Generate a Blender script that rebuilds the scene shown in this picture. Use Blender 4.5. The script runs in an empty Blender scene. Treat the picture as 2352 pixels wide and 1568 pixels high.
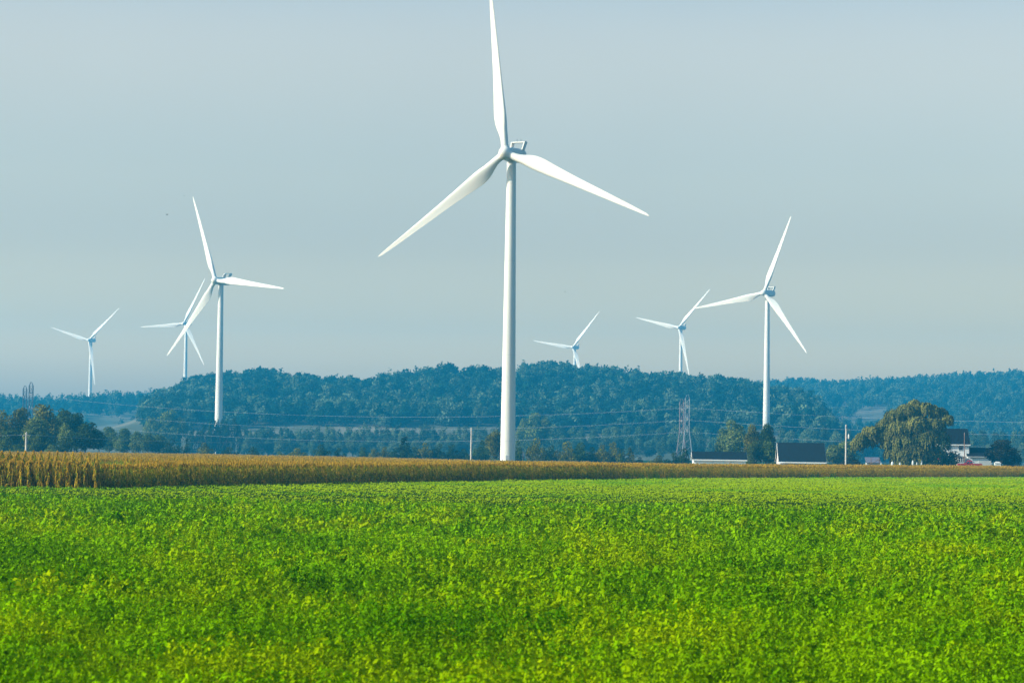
import bpy, math, random
import numpy as np
from mathutils import Vector, Matrix

R_ = np.random.default_rng
rad = math.radians
scene = bpy.context.scene
COL = scene.collection

# ----------------------------------------------------------------- camera frame
F = 6202.0                       # focal length in units of a 2352 px wide picture
ROLL, PITCH, EYE = rad(0.75), math.atan(254.4 / 6202.0), 3.1
CAM = np.array([0.0, 0.0, EYE])
_cp, _sp = math.cos(PITCH), math.sin(PITCH)
_u0 = np.array([0, -_sp, _cp]); _r0 = np.array([1.0, 0, 0]); FWD = np.array([0, _cp, _sp])
RGT = math.cos(ROLL) * _r0 + math.sin(ROLL) * _u0
UPV = -math.sin(ROLL) * _r0 + math.cos(ROLL) * _u0


def at(x, y, Y):
    """world point seen at picture point (x, y) (2352 x 1568 frame) at distance Y"""
    d = (x - 1176) / F * RGT - (y - 784) / F * UPV + FWD
    return CAM + d * (Y / d[1])


def wx(x, Y, z=0.0):
    """world x of picture column x at distance Y for a point at height z"""
    y = 1038.4 + (x - 1176) * math.tan(ROLL) + (EYE - z) * F / Y
    return at(x, y, Y)[0]


def hz(x, y, Y):
    return at(x, y, Y)[2]


# ----------------------------------------------------------------- noise
def _hash(ix, iy, seed):
    h = (ix.astype(np.int64) * 374761393 + iy.astype(np.int64) * 668265263 + seed * 974634721) & 0xFFFFFFFF
    h = ((h ^ (h >> 13)) * 1274126177) & 0xFFFFFFFF
    h = (h ^ (h >> 16)) & 0xFFFFFF
    return h / float(0xFFFFFF)


def vnoise(x, y, seed=0):
    x = np.asarray(x, float); y = np.asarray(y, float)
    ix, iy = np.floor(x), np.floor(y)
    fx, fy = x - ix, y - iy
    fx = fx * fx * (3 - 2 * fx); fy = fy * fy * (3 - 2 * fy)
    a = _hash(ix, iy, seed); b = _hash(ix + 1, iy, seed); c = _hash(ix, iy + 1, seed); d = _hash(ix + 1, iy + 1, seed)
    return (a * (1 - fx) + b * fx) * (1 - fy) + (c * (1 - fx) + d * fx) * fy


def fbm(x, y, seed=0, o=3):
    s, a, t = 0.0, 1.0, 0.0
    for k in range(o):
        s = s + a * vnoise(x * 2 ** k, y * 2 ** k, seed + k * 17); t += a; a *= 0.5
    return s / t


def sstep(a, b, x):
    t = np.clip((np.asarray(x, float) - a) / (b - a), 0, 1)
    return t * t * (3 - 2 * t)


# ----------------------------------------------------------------- materials
def new_mat(name):
    m = bpy.data.materials.new(name); m.use_nodes = True
    nt = m.node_tree; nt.nodes.clear()
    out = nt.nodes.new('ShaderNodeOutputMaterial')
    return m, nt, out


def link(nt, a, b): nt.links.new(a, b)


def solid(name, col, rough=0.6, spec=0.3, metal=0.0, vary=0.0, scale=3.0, bump=0.0, stretch=None):
    m, nt, out = new_mat(name)
    p = nt.nodes.new('ShaderNodeBsdfPrincipled')
    p.inputs['Base Color'].default_value = (*col, 1); p.inputs['Roughness'].default_value = rough
    p.inputs['Specular IOR Level'].default_value = spec; p.inputs['Metallic'].default_value = metal
    if vary > 0 or bump > 0:
        tc = nt.nodes.new('ShaderNodeTexCoord'); mp = nt.nodes.new('ShaderNodeMapping')
        if stretch: mp.inputs['Scale'].default_value = stretch
        link(nt, tc.outputs['Object'], mp.inputs['Vector'])
        n = nt.nodes.new('ShaderNodeTexNoise'); n.inputs['Scale'].default_value = scale; n.inputs['Detail'].default_value = 5
        link(nt, mp.outputs['Vector'], n.inputs['Vector'])
        if vary > 0:
            r = nt.nodes.new('ShaderNodeMapRange')
            r.inputs['From Min'].default_value = .3; r.inputs['From Max'].default_value = .7
            r.inputs['To Min'].default_value = 1 - vary; r.inputs['To Max'].default_value = 1 + vary
            link(nt, n.outputs['Fac'], r.inputs['Value'])
            mx = nt.nodes.new('ShaderNodeMix'); mx.data_type = 'RGBA'; mx.blend_type = 'MULTIPLY'; mx.inputs[0].default_value = 1
            mx.inputs[6].default_value = (*col, 1)
            link(nt, r.outputs['Result'], mx.inputs[7]); link(nt, mx.outputs[2], p.inputs['Base Color'])
        if bump > 0:
            b = nt.nodes.new('ShaderNodeBump'); b.inputs['Strength'].default_value = bump; b.inputs['Distance'].default_value = .05
            link(nt, n.outputs['Fac'], b.inputs['Height']); link(nt, b.outputs['Normal'], p.inputs['Normal'])
    link(nt, p.outputs['BSDF'], out.inputs['Surface'])
    return m


def foliage(name, ca, cb, cc=None, nscale=0.35, trans=0.25, objvar=0.0, patch=None, pscale=0.1, pr=(.5, .75)):
    """leaf material: per-leaf random, world-scale clumps, per-tree variation; optional third patch colour"""
    m, nt, out = new_mat(name)
    at_ = nt.nodes.new('ShaderNodeAttribute'); at_.attribute_name = 'leafrand'
    geo = nt.nodes.new('ShaderNodeNewGeometry')
    n = nt.nodes.new('ShaderNodeTexNoise'); n.inputs['Scale'].default_value = nscale; n.inputs['Detail'].default_value = 2
    link(nt, geo.outputs['Position'], n.inputs['Vector'])
    r = nt.nodes.new('ShaderNodeMapRange'); r.inputs['From Min'].default_value = .35; r.inputs['From Max'].default_value = .65
    link(nt, n.outputs['Fac'], r.inputs['Value'])
    a = nt.nodes.new('ShaderNodeMath'); a.operation = 'MULTIPLY_ADD'; a.inputs[1].default_value = .5
    h = nt.nodes.new('ShaderNodeMath'); h.operation = 'MULTIPLY'; h.inputs[1].default_value = .5
    link(nt, r.outputs['Result'], h.inputs[0]); link(nt, at_.outputs['Fac'], a.inputs[0]); link(nt, h.outputs[0], a.inputs[2])
    mx = nt.nodes.new('ShaderNodeMix'); mx.data_type = 'RGBA'
    mx.inputs[6].default_value = (*ca, 1); mx.inputs[7].default_value = (*cb, 1)
    link(nt, a.outputs[0], mx.inputs[0]); c = mx.outputs[2]
    if patch is not None:
        n2 = nt.nodes.new('ShaderNodeTexNoise'); n2.inputs['Scale'].default_value = pscale; n2.inputs['Detail'].default_value = 3
        link(nt, geo.outputs['Position'], n2.inputs['Vector'])
        r2 = nt.nodes.new('ShaderNodeMapRange'); r2.inputs['From Min'].default_value = pr[0]; r2.inputs['From Max'].default_value = pr[1]
        link(nt, n2.outputs['Fac'], r2.inputs['Value'])
        m2 = nt.nodes.new('ShaderNodeMix'); m2.data_type = 'RGBA'; m2.inputs[7].default_value = (*patch, 1)
        link(nt, c, m2.inputs[6]); link(nt, r2.outputs['Result'], m2.inputs[0]); c = m2.outputs[2]
    if cc is not None:       # per-tree tint towards cc, stored on the mesh
        t = nt.nodes.new('ShaderNodeAttribute'); t.attribute_name = 'tint'
        m3 = nt.nodes.new('ShaderNodeMix'); m3.data_type = 'RGBA'; m3.inputs[7].default_value = (*cc, 1)
        link(nt, t.outputs['Fac'], m3.inputs[0]); link(nt, c, m3.inputs[6]); c = m3.outputs[2]
    if objvar > 0:
        oi = nt.nodes.new('ShaderNodeObjectInfo')
        r3 = nt.nodes.new('ShaderNodeMapRange'); r3.inputs['To Min'].default_value = 1 - objvar; r3.inputs['To Max'].default_value = 1 + objvar
        link(nt, oi.outputs['Random'], r3.inputs['Value'])
        m4 = nt.nodes.new('ShaderNodeMix'); m4.data_type = 'RGBA'; m4.blend_type = 'MULTIPLY'; m4.inputs[0].default_value = 1
        link(nt, c, m4.inputs[6]); link(nt, r3.outputs['Result'], m4.inputs[7]); c = m4.outputs[2]
    d = nt.nodes.new('ShaderNodeBsdfDiffuse'); tr = nt.nodes.new('ShaderNodeBsdfTranslucent')
    link(nt, c, d.inputs['Color']); link(nt, c, tr.inputs['Color'])
    ms = nt.nodes.new('ShaderNodeMixShader'); ms.inputs['Fac'].default_value = trans
    link(nt, d.outputs[0], ms.inputs[1]); link(nt, tr.outputs[0], ms.inputs[2]); link(nt, ms.outputs[0], out.inputs['Surface'])
    return m


WHITE = solid('white_paint', (.70, .67, .61), .5, .25, vary=.04, scale=.25, stretch=(1, 1, .15))
SEAM = solid('grey_seam', (.42, .44, .45), .5)
DARKMET = solid('dark_metal', (.06, .07, .08), .5)
STEEL = solid('galvanised_steel', (.20, .22, .25), .6, .3)
RUSTY = solid('red_oxide_steel', (.19, .13, .13), .6)
DSTEEL = solid('weathered_steel', (.05, .07, .10), .6)
WIRE = solid('aluminium_wire', (.36, .38, .42), .5, .4)
WOODPALE = solid('pale_pole_wood', (.52, .46, .40), .8, vary=.15, scale=2, stretch=(4, 4, .3))
WOODBROWN = solid('brown_pole_wood', (.22, .13, .09), .8, vary=.15, scale=2, stretch=(4, 4, .3))
CLAP = solid('white_clapboard', (.86, .85, .82), .6, vary=.05, scale=6, stretch=(.3, .3, 6))
PINK = solid('pale_pink_boards', (.62, .52, .47), .7, vary=.06, scale=5)
GREYW = solid('grey_wall', (.35, .36, .36), .7, vary=.06)
ROOF = solid('dark_shingles', (.010, .014, .017), .9, .05, vary=.22, scale=9, bump=.5, stretch=(.6, .6, 2.5))
ROOF2 = solid('charcoal_shingles', (.012, .016, .019), .9, .05, vary=.22, scale=8, bump=.5, stretch=(.6, .6, 2.5))
GLASS = solid('window_glass', (.03, .045, .06), .08, .6)
RED = solid('red_car_paint', (.36, .008, .014), .25, .5)
RUBBER = solid('tyre_rubber', (.02, .02, .02), .9)
CHROME = solid('bright_trim', (.6, .6, .6), .3, .5, .6)
BARK = solid('bark', (.10, .08, .06), .9, vary=.25, scale=4, stretch=(3, 3, .5))
PALEBARK = solid('pale_bark', (.45, .42, .36), .9, vary=.2, scale=4)
STONE = solid('white_stone', (.60, .60, .57), .7, vary=.05)
BIRD = solid('dark_plumage', (.015, .016, .02), .6)
PETAL = solid('red_petals', (.40, .06, .05), .7)
GRAVEL = solid('grey_roofing', (.12, .12, .16), .9, vary=.06)
SOIL = solid('field_soil', (.022, .050, .002), 1.0, .0, vary=.25, scale=.8)

LEAF_DARK = foliage('leaf_dark', (.004, .018, .007), (.062, .088, .014), objvar=.25)
LEAF_MID = foliage('leaf_mid', (.012, .034, .009), (.135, .170, .026), objvar=.25)
LEAF_PALE = foliage('leaf_pale', (.045, .080, .020), (.210, .235, .052), objvar=.2)
LEAF_AUTUMN = foliage('leaf_autumn', (.008, .026, .007), (.270, .235, .026), objvar=.2, nscale=.22)
LEAF_WILLOW = foliage('leaf_willow', (.012, .030, .008), (.270, .255, .060), nscale=.35, trans=.2)
LEAF_BELT = foliage('leaf_belt_hazed', (.018, .050, .036), (.100, .150, .075), objvar=.3)  # paler and bluish: extra distance haze put into the leaf colour
LEAF_BELTP = foliage('leaf_belt_pale_hazed', (.045, .090, .050), (.170, .210, .095), objvar=.25)  # pale belt leaf, likewise with haze mixed into its colour
LEAF_BUSH = foliage('leaf_bush', (.003, .014, .003), (.075, .110, .006), objvar=.3)
LEAF_OLIVE = foliage('leaf_olive_bush', (.010, .024, .003), (.280, .250, .012), objvar=.2)
LEAF_BRONZE = foliage('leaf_bronze', (.012, .022, .012), (.052, .048, .024), nscale=.4)
LEAF_WOOD = foliage('leaf_woodland_hazed', (.001, .020, .018), (.016, .066, .042), cc=(.115, .165, .098), nscale=.12)  # blue-green raised: part of the hill haze is in the leaf colour
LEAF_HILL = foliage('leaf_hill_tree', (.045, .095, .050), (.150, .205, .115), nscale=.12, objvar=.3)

CROP = foliage('crop_leaf', (.020, .118, .0), (.240, .450, .0), nscale=.45, trans=.25, patch=(.265, .365, .0), pscale=.20, pr=(.48, .66))
CROP_FAR = foliage('crop_leaf_yellowing', (.120, .215, .0), (.270, .355, .0), nscale=.25, trans=.25, patch=(.12, .25, .0), pscale=.05, pr=(.5, .62))
STRAW = foliage('straw_stem', (.08, .19, .0), (.27, .36, .003), trans=.2)
CORNLEAF = foliage('corn_leaf', (.055, .095, .001), (.400, .400, .010), nscale=1.5, trans=.45)
CORNLEAF_SHADED = foliage('corn_leaf_shaded', (.030, .060, .001), (.270, .290, .008), nscale=1.5, trans=.14)  # darker copy of the corn leaf; row gaps' shade put into its colour
CORNTASSEL = foliage('corn_tassel', (.30, .175, .012), (.54, .34, .036), nscale=.5, trans=.3)
CORNDRY = foliage('corn_dry_leaf', (.36, .23, .012), (.64, .44, .035), nscale=.8, trans=.4)


# ----------------------------------------------------------------- mesh helpers
def np_mesh(name, V, Q, mats, midx=None, attrs=None, smooth=False):
    """mesh from arrays: V (n,3), Q (m,4)"""
    me = bpy.data.meshes.new(name)
    V = np.ascontiguousarray(V, np.float32); Q = np.ascontiguousarray(Q, np.int32)
    n, m = len(V), len(Q)
    me.vertices.add(n); me.vertices.foreach_set('co', V.ravel())
    k = Q.shape[1]
    me.loops.add(m * k); me.loops.foreach_set('vertex_index', Q.ravel())
    me.polygons.add(m); me.polygons.foreach_set('loop_start', np.arange(0, m * k, k, dtype=np.int32))
    if midx is not None: me.polygons.foreach_set('material_index', np.ascontiguousarray(midx, np.int32))
    me.update(calc_edges=True)
    for mm in mats: me.materials.append(mm)
    for an, av in (attrs or {}).items():
        a = me.attributes.new(an, 'FLOAT', 'FACE'); a.data.foreach_set('value', np.ascontiguousarray(av, np.float32))
    me.polygons.foreach_set('use_smooth', np.full(m, bool(smooth)))
    return me


class MB:
    """collects shapes with faces of any size into one mesh"""
    def __init__(s): s.v = []; s.f = []; s.m = []; s.sm = []
    def add(s, vs, fs, mi=0, smooth=False):
        o = len(s.v); s.v += [tuple(map(float, p)) for p in vs]
        for f in fs: s.f.append(tuple(i + o for i in f)); s.m.append(mi); s.sm.append(smooth)
    def box(s, a, b, mi=0):
        (x0, y0, z0), (x1, y1, z1) = a, b
        s.add([(x0, y0, z0), (x1, y0, z0), (x1, y1, z0), (x0, y1, z0), (x0, y0, z1), (x1, y0, z1), (x1, y1, z1), (x0, y1, z1)],
              [(3, 2, 1, 0), (4, 5, 6, 7), (0, 1, 5, 4), (1, 2, 6, 5), (2, 3, 7, 6), (3, 0, 4, 7)], mi)
    def tube(s, pts, rr, n=8, mi=0, smooth=True, cap=True):
        pts = [np.array(p, float) for p in pts]
        rr = [rr] * len(pts) if np.isscalar(rr) else rr
        rings = []
        for i, p in enumerate(pts):
            d = pts[min(i + 1, len(pts) - 1)] - pts[max(i - 1, 0)]; d /= np.linalg.norm(d)
            a = np.array([0, 0, 1.0]) if abs(d[2]) < .9 else np.array([1.0, 0, 0])
            t = np.cross(d, a); t /= np.linalg.norm(t); b = np.cross(d, t)
            rings.append([p + rr[i] * (math.cos(2 * math.pi * k / n) * t + math.sin(2 * math.pi * k / n) * b) for k in range(n)])
        vs = [q for r in rings for q in r]; fs = []
        for i in range(len(pts) - 1):
            for k in range(n):
                k2 = (k + 1) % n
                fs.append((i * n + k, i * n + k2, (i + 1) * n + k2, (i + 1) * n + k))
        s.add(vs, fs, mi, smooth)
        if cap:
            s.add(rings[0], [tuple(range(n))], mi); s.add(rings[-1], [tuple(range(n))[::-1]], mi)
    def loft(s, rings, mi=0, smooth=True, cap=True):
        n = len(rings[0]); vs = [q for r in rings for q in r]; fs = []
        for i in range(len(rings) - 1):
            for k in range(n):
                k2 = (k + 1) % n
                fs.append((i * n + k, i * n + k2, (i + 1) * n + k2, (i + 1) * n + k))
        s.add(vs, fs, mi, smooth)
        if cap:
            s.add(rings[0], [tuple(range(n))], mi); s.add(rings[-1], [tuple(range(n))[::-1]], mi)
    def mesh(s, name, mats):
        me = bpy.data.meshes.new(name); me.from_pydata(s.v, [], s.f)
        for m in (mats if isinstance(mats, (list, tuple)) else [mats]): me.materials.append(m)
        me.polygons.foreach_set('material_index', s.m); me.polygons.foreach_set('use_smooth', s.sm)
        me.update()
        import bmesh
        bm = bmesh.new(); bm.from_mesh(me); bmesh.ops.recalc_face_normals(bm, faces=bm.faces); bm.to_mesh(me); bm.free()
        return me
    def obj(s, name, mats, parent=None, **k): return add_obj(name, s.mesh(name, mats), parent, **k)


def add_obj(name, me, parent=None, loc=None, rot=None, label=None, cat=None, group=None, kind=None):
    o = bpy.data.objects.new(name, me); COL.objects.link(o)
    if parent is not None: o.parent = parent
    if loc is not None: o.location = [float(c) for c in loc]
    if rot is not None: o.rotation_euler = rot
    return tag(o, label, cat, group, kind)


def tag(o, label=None, cat=None, group=None, kind=None):
    if label: o['label'] = label
    if cat: o['category'] = cat
    if group: o['group'] = group
    if kind: o['kind'] = kind
    return o


def thing(name, label, cat, loc, rotz=0.0, group=None):
    return add_obj(name, None, None, loc, (0, 0, rotz), label, cat, group)


# ----------------------------------------------------------------- ground heights
HILLSIL = np.array([(250, 930), (330, 912), (350, 905), (380, 893), (430, 874), (470, 866), (500, 862), (600, 850), (650, 856), (700, 863), (760, 873), (790, 868), (830, 876),
                    (860, 867), (900, 860), (985, 854), (1020, 842), (1060, 848), (1110, 847), (1150, 848), (1190, 847), (1230, 836), (1290, 836), (1330, 845),
                    (1370, 845), (1440, 854), (1500, 858), (1560, 863), (1600, 872), (1640, 868), (1700, 875), (1770, 888), (1830, 900), (1880, 918), (1910, 945),
                    (1935, 985), (1960, 1030)], float)
LEFTSIL = np.array([(-300, 922), (0, 918), (60, 920), (130, 922), (200, 916), (270, 910), (350, 910), (420, 912), (520, 950), (620, 1000)], float)
RIGHTSIL = np.array([(1450, 1000), (1600, 930), (1700, 888), (1780, 880), (1850, 876), (1920, 882), (2000, 876), (2100, 872), (2170, 868), (2230, 862), (2300, 858), (2352, 860),
                     (2500, 850), (2700, 850)], float)


def colx(X, Y): return 1176 + F * np.asarray(X, float) / np.asarray(Y, float)


def zsil(tab, u, Y, htree):
    """terrain height at distance Y so that trees htree tall reach the silhouette"""
    y = np.interp(u, tab[:, 0], tab[:, 1])
    yh = 1038.4 + (u - 1176) * math.tan(ROLL)
    return np.maximum(EYE + (yh - y) / F * Y - htree, 0)


def hill_z(X, Y):
    X = np.asarray(X, float); Y = np.asarray(Y, float)
    u = colx(X, Y)
    zc = zsil(HILLSIL, u, 1850.0, 11.0)
    lump = (fbm(X / 60, Y / 60, 3) - .5) * 9
    foot = 17.0 * sstep(1330, 1500, Y)
    front = foot * np.minimum(zc / 30, 1) + np.maximum(zc - 17, 0) * sstep(1470, 1860, Y) ** .85
    front = front + lump * sstep(1480, 1600, Y) * (1 - sstep(1760, 1850, Y)) * np.minimum(zc / 40, 1)
    back = 1 - .65 * sstep(1860, 2150, Y)
    main = front * back
    zl = zsil(LEFTSIL, u, 2250.0, 9.0) * sstep(1850, 2250, Y) * (1 - .3 * sstep(2300, 2700, Y))
    zr = zsil(RIGHTSIL, u, 2900.0, 11.0) * (.16 * sstep(1500, 1950, Y) + .84 * sstep(1850, 2900, Y)) 
    return np.maximum(np.maximum(main, zl), zr)


def ground_z(X, Y):
    """gentle farm ground in front of the hills"""
    X = np.asarray(X, float); Y = np.asarray(Y, float)
    u = colx(X, np.maximum(Y, 10))
    z = (fbm(X / 45, Y / 45, 11) - .5) * .14 * sstep(20, 60, Y)
    leftw = 1 - sstep(180, 420, u)
    z = z + leftw * (-.50 * np.exp(-((Y - 211.5) / 6.0) ** 2) + .58 * np.exp(-((Y - 238) / 6.5) ** 2))
    sag = np.interp(u, [250, 500, 800, 1100, 1650, 1900, 2200], [.1, .15, .45, .88, .85, .6, .38]) * sstep(270, 620, Y) * (1 - sstep(880, 1100, Y))
    yard = sstep(2030, 2120, u) * sstep(590, 612, Y) * (1 - sstep(700, 800, Y))
    return z - sag + 1.2 * yard


def gz(X, Y):
    return float(hill_z(X, Y)) if Y > 1330 else float(ground_z(X, Y))


# ----------------------------------------------------------------- leaves, crowns, trees
def leafquads(P, N, s, rng, asp=.6):
    n = len(P)
    N = N / np.maximum(np.linalg.norm(N, axis=1, keepdims=True), 1e-6)
    r = rng.normal(size=(n, 3))
    t = np.cross(N, r); t /= np.maximum(np.linalg.norm(t, axis=1, keepdims=True), 1e-6)
    b = np.cross(N, t)
    s = np.broadcast_to(np.asarray(s, float).reshape(-1, 1), (n, 1))
    V = np.stack([P + t * s, P + b * s * asp, P - t * s, P - b * s * asp], 1)
    return V.reshape(-1, 3)


def quad_idx(n): return np.arange(4 * n, dtype=np.int32).reshape(-1, 4)


def lobes_leaves(C, Rr, n, s, rng, jit=.55, zsq=.85, up=.25):
    """n leaves over lobes with centres C and radii Rr"""
    w = Rr ** 2; k = rng.choice(len(Rr), n, p=w / w.sum())
    d = rng.normal(size=(n, 3)); d[:, 2] += up; d /= np.linalg.norm(d, axis=1, keepdims=True)
    rr = Rr[k] * (1 - .45 * rng.random(n) ** 2.2)
    P = C[k] + d * rr[:, None] * np.array([1, 1, zsq])
    N = d + rng.normal(size=(n, 3)) * jit
    return leafquads(P, N, s * (.7 + .6 * rng.random(n)), rng), np.clip(.5 * rng.random(n) + .5 * _hash(k.astype(float), k * 0.0, 5), 0, 1)


def crown_broad(rng, n, s, w=.8, base=.07, nl=20):
    """unit-height broad crown"""
    C = []; Rr = []
    mid = (base + 1) / 2
    for i in range(nl):
        d = rng.normal(size=3); d /= np.linalg.norm(d)
        q = .5 + .5 * rng.random()
        zz = mid + d[2] * (1 - base) * .34 * q
        sp = 1 - .45 * max(0, (zz - mid) / (1 - mid))
        C.append((d[0] * w * .31 * q * sp, d[1] * w * .31 * q * sp, zz)); Rr.append((.12 + .08 * rng.random()) * (.6 + .5 * w))
    C.append((0, 0, mid)); Rr.append(.22 * w)
    for zt in (.80, .86): C.append((rng.normal() * .07 * w, rng.normal() * .07 * w, zt)); Rr.append(.12 + .03 * rng.random())
    return lobes_leaves(np.array(C), np.array(Rr), n, s, rng)


def crown_poplar(rng, n, s, w=.28, base=.05):
    C = []; Rr = []
    for i in range(22):
        t = base + (1 - base) * (i + .5) / 22
        prof = math.sin(math.pi * min(1, .12 + .88 * t) ** 1.15) ** .7 if t < .97 else .2
        prof = max(prof, .18)
        a = rng.random() * 6.28; q = .45 * w * prof * (.4 + .6 * rng.random())
        C.append((math.cos(a) * q, math.sin(a) * q, t)); Rr.append(w * .30 * prof * (.75 + .5 * rng.random()))
    C, Rr = np.array(C), np.array(Rr)
    return lobes_leaves(C, Rr, n, s, rng, zsq=1.7, up=.1)


def crown_bush(rng, n, s, w=1.2):
    C = []; Rr = []
    for i in range(16):
        a = rng.random() * 6.28; q = (rng.random() ** .6) * w * .36
        zt = (.10 + .58 * rng.random()) * (1 - .35 * q / (w * .36))
        C.append((math.cos(a) * q, math.sin(a) * q, zt)); Rr.append(.16 + .10 * rng.random())
    C.append((0, 0, .76)); Rr.append(.2)
    return lobes_leaves(np.array(C), np.array(Rr), n, s, rng)


def crown_cone(rng, n, s, w=.45):
    C = []; Rr = []
    for i in range(20):
        t = .06 + .9 * i / 20
        rad_ = w * .5 * (1 - t) ** .8
        a = rng.random() * 6.28; q = rad_ * .6
        C.append((math.cos(a) * q, math.sin(a) * q, t)); Rr.append(max(.05, rad_ * .62))
    return lobes_leaves(np.array(C), np.array(Rr), n, s, rng, zsq=1.1)


def lib(kind, i, n, s, **k):
    rng = R_(1000 + hash(kind) % 7 * 0 + {'broad': 1, 'poplar': 2, 'bush': 3, 'cone': 4}[kind] * 100 + i)
    fn = {'broad': crown_broad, 'poplar': crown_poplar, 'bush': crown_bush, 'cone': crown_cone}[kind]
    return fn(rng, n, s, **k)


LIBN = {}
for kind, cnt, n, s in (('broad', 7, 3200, .026), ('poplar', 4, 1500, .022), ('bush', 5, 2400, .034), ('cone', 2, 1800, .026)):
    LIBN[kind] = []
    for i in range(cnt):
        V, rnd = lib(kind, i, n, s)
        wid = np.ptp(np.percentile(V[:, 0], [1.5, 98.5]))
        top = np.percentile(V[:, 2], 99.7)
        LIBN[kind].append((np_mesh('crown', V, quad_idx(len(rnd)), [LEAF_MID], attrs={'leafrand': rnd}), wid, top))
LIBF = {}
for kind, cnt, n, s in (('broad', 8, 300, .062), ('poplar', 5, 150, .045), ('cone', 3, 130, .06)):
    LIBF[kind] = [lib(kind, 50 + i, n, s, **({'base': .04} if kind == 'broad' else {})) for i in range(cnt)]


def trunk_mesh(rng, branches=5, r=.022, top=.62):
    b = MB()
    lean = rng.normal(size=2) * .02
    pts = [(0, 0, -.04), (lean[0] * .3, lean[1] * .3, top * .33), (lean[0], lean[1], top * .66), (lean[0] * 1.5, lean[1] * 1.5, top)]
    b.tube(pts, [r * 1.35, r, r * .75, r * .4], 7)
    for i in range(branches):
        t = .3 + .6 * i / branches; p0 = np.array([lean[0] * t, lean[1] * t, top * t])
        a = rng.random() * 6.28; d = np.array([math.cos(a) * .16, math.sin(a) * .16, .17])
        b.tube([p0, p0 + d * .55 + np.array([0, 0, -.02]), p0 + d * 1.2], [r * .5, r * .35, r * .15], 5)
    return b


TRUNKS = [trunk_mesh(R_(77 + i)).mesh('trunk', BARK) for i in range(4)]
TRUNKS_PALE = [trunk_mesh(R_(97 + i), r=.018).mesh('trunk', PALEBARK) for i in range(2)]
_tn = [0]


def set_mat(o, m):
    o.material_slots[0].link = 'OBJECT'; o.material_slots[0].material = m


def tree(x, ytop, wpx, Y, kind, mat, label, group=None, name=None, cat='tree', trunk=True, pale=False, zb=None):
    """tree whose top is at picture point (x, ytop) and whose crown is wpx wide, standing on the ground at distance Y"""
    i = _tn[0]; _tn[0] += 1
    X = wx(x, Y, 8)
    zb = gz(X, Y) if zb is None else zb
    top = at(x, ytop, Y)
    H = max(top[2] - zb, 1.0)
    W = wpx / F * Y
    L = LIBN[kind]; me, wid, mtop = L[i % len(L)]
    name = name or {'broad': 'broadleaf_tree', 'poplar': 'poplar_tree', 'bush': 'bush', 'cone': 'conical_tree'}[kind]
    t = thing(name, label, cat, (X, Y, zb), (i * 2.4) % 6.28, group)
    c = add_obj('crown', me, t); c.scale = (W / wid, W / wid, H / mtop); set_mat(c, mat)
    if trunk:
        tk = (TRUNKS_PALE if pale else TRUNKS)[i % (2 if pale else 4)]
        k = add_obj('trunk', tk, t); k.scale = (H * .9, H * .9, H)
    return t


# ================================================================= SETTING
# world and sun
SUN_EL, SUN_AZ = rad(30), math.atan2(-math.cos(rad(15)), -math.sin(rad(15)))     # azimuth measured from +Y towards +X
w = bpy.data.worlds.new('World'); scene.world = w; w.use_nodes = True
nt = w.node_tree; nt.nodes.clear()
sky = nt.nodes.new('ShaderNodeTexSky'); sky.sky_type = 'NISHITA'; sky.sun_disc = False
sky.sun_elevation = SUN_EL; sky.sun_rotation = SUN_AZ % (2 * math.pi)
sky.air_density = 1.0; sky.dust_density = 3.5; sky.ozone_density = 1.5; sky.altitude = 50
tintn = nt.nodes.new('ShaderNodeMix'); tintn.data_type = 'RGBA'; tintn.blend_type = 'MULTIPLY'; tintn.inputs[0].default_value = 1
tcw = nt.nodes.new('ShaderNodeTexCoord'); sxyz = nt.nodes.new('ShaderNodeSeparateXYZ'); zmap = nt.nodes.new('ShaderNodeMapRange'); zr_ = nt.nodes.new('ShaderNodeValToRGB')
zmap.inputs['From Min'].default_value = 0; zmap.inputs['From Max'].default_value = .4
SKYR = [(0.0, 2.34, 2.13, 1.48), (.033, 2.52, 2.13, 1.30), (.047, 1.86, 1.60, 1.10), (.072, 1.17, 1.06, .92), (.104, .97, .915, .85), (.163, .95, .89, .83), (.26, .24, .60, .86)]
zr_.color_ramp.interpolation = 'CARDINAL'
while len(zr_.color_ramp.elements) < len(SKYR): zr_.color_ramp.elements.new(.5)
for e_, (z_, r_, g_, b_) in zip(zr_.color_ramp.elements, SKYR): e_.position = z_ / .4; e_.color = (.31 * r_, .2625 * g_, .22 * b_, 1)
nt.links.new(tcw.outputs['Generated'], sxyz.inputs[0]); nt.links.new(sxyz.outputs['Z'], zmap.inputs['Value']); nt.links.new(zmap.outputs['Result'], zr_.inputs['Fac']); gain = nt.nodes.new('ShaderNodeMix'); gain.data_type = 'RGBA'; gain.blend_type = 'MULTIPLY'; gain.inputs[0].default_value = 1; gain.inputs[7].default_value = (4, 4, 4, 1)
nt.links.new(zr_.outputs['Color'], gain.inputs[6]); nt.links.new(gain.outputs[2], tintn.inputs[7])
hzn = nt.nodes.new('ShaderNodeTexNoise'); hzn.inputs['Scale'].default_value = 3.0; hzn.inputs['Detail'].default_value = 3
hzm = nt.nodes.new('ShaderNodeMapping'); hzm.inputs['Scale'].default_value = (2.5, 2.5, 3.0); hzr = nt.nodes.new('ShaderNodeMapRange')
hzr.inputs['From Min'].default_value = .3; hzr.inputs['From Max'].default_value = .7; hzr.inputs['To Min'].default_value = 0.980; hzr.inputs['To Max'].default_value = 1.020
hzx = nt.nodes.new('ShaderNodeMix'); hzx.data_type = 'RGBA'; hzx.blend_type = 'MULTIPLY'; hzx.inputs[0].default_value = 1
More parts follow.
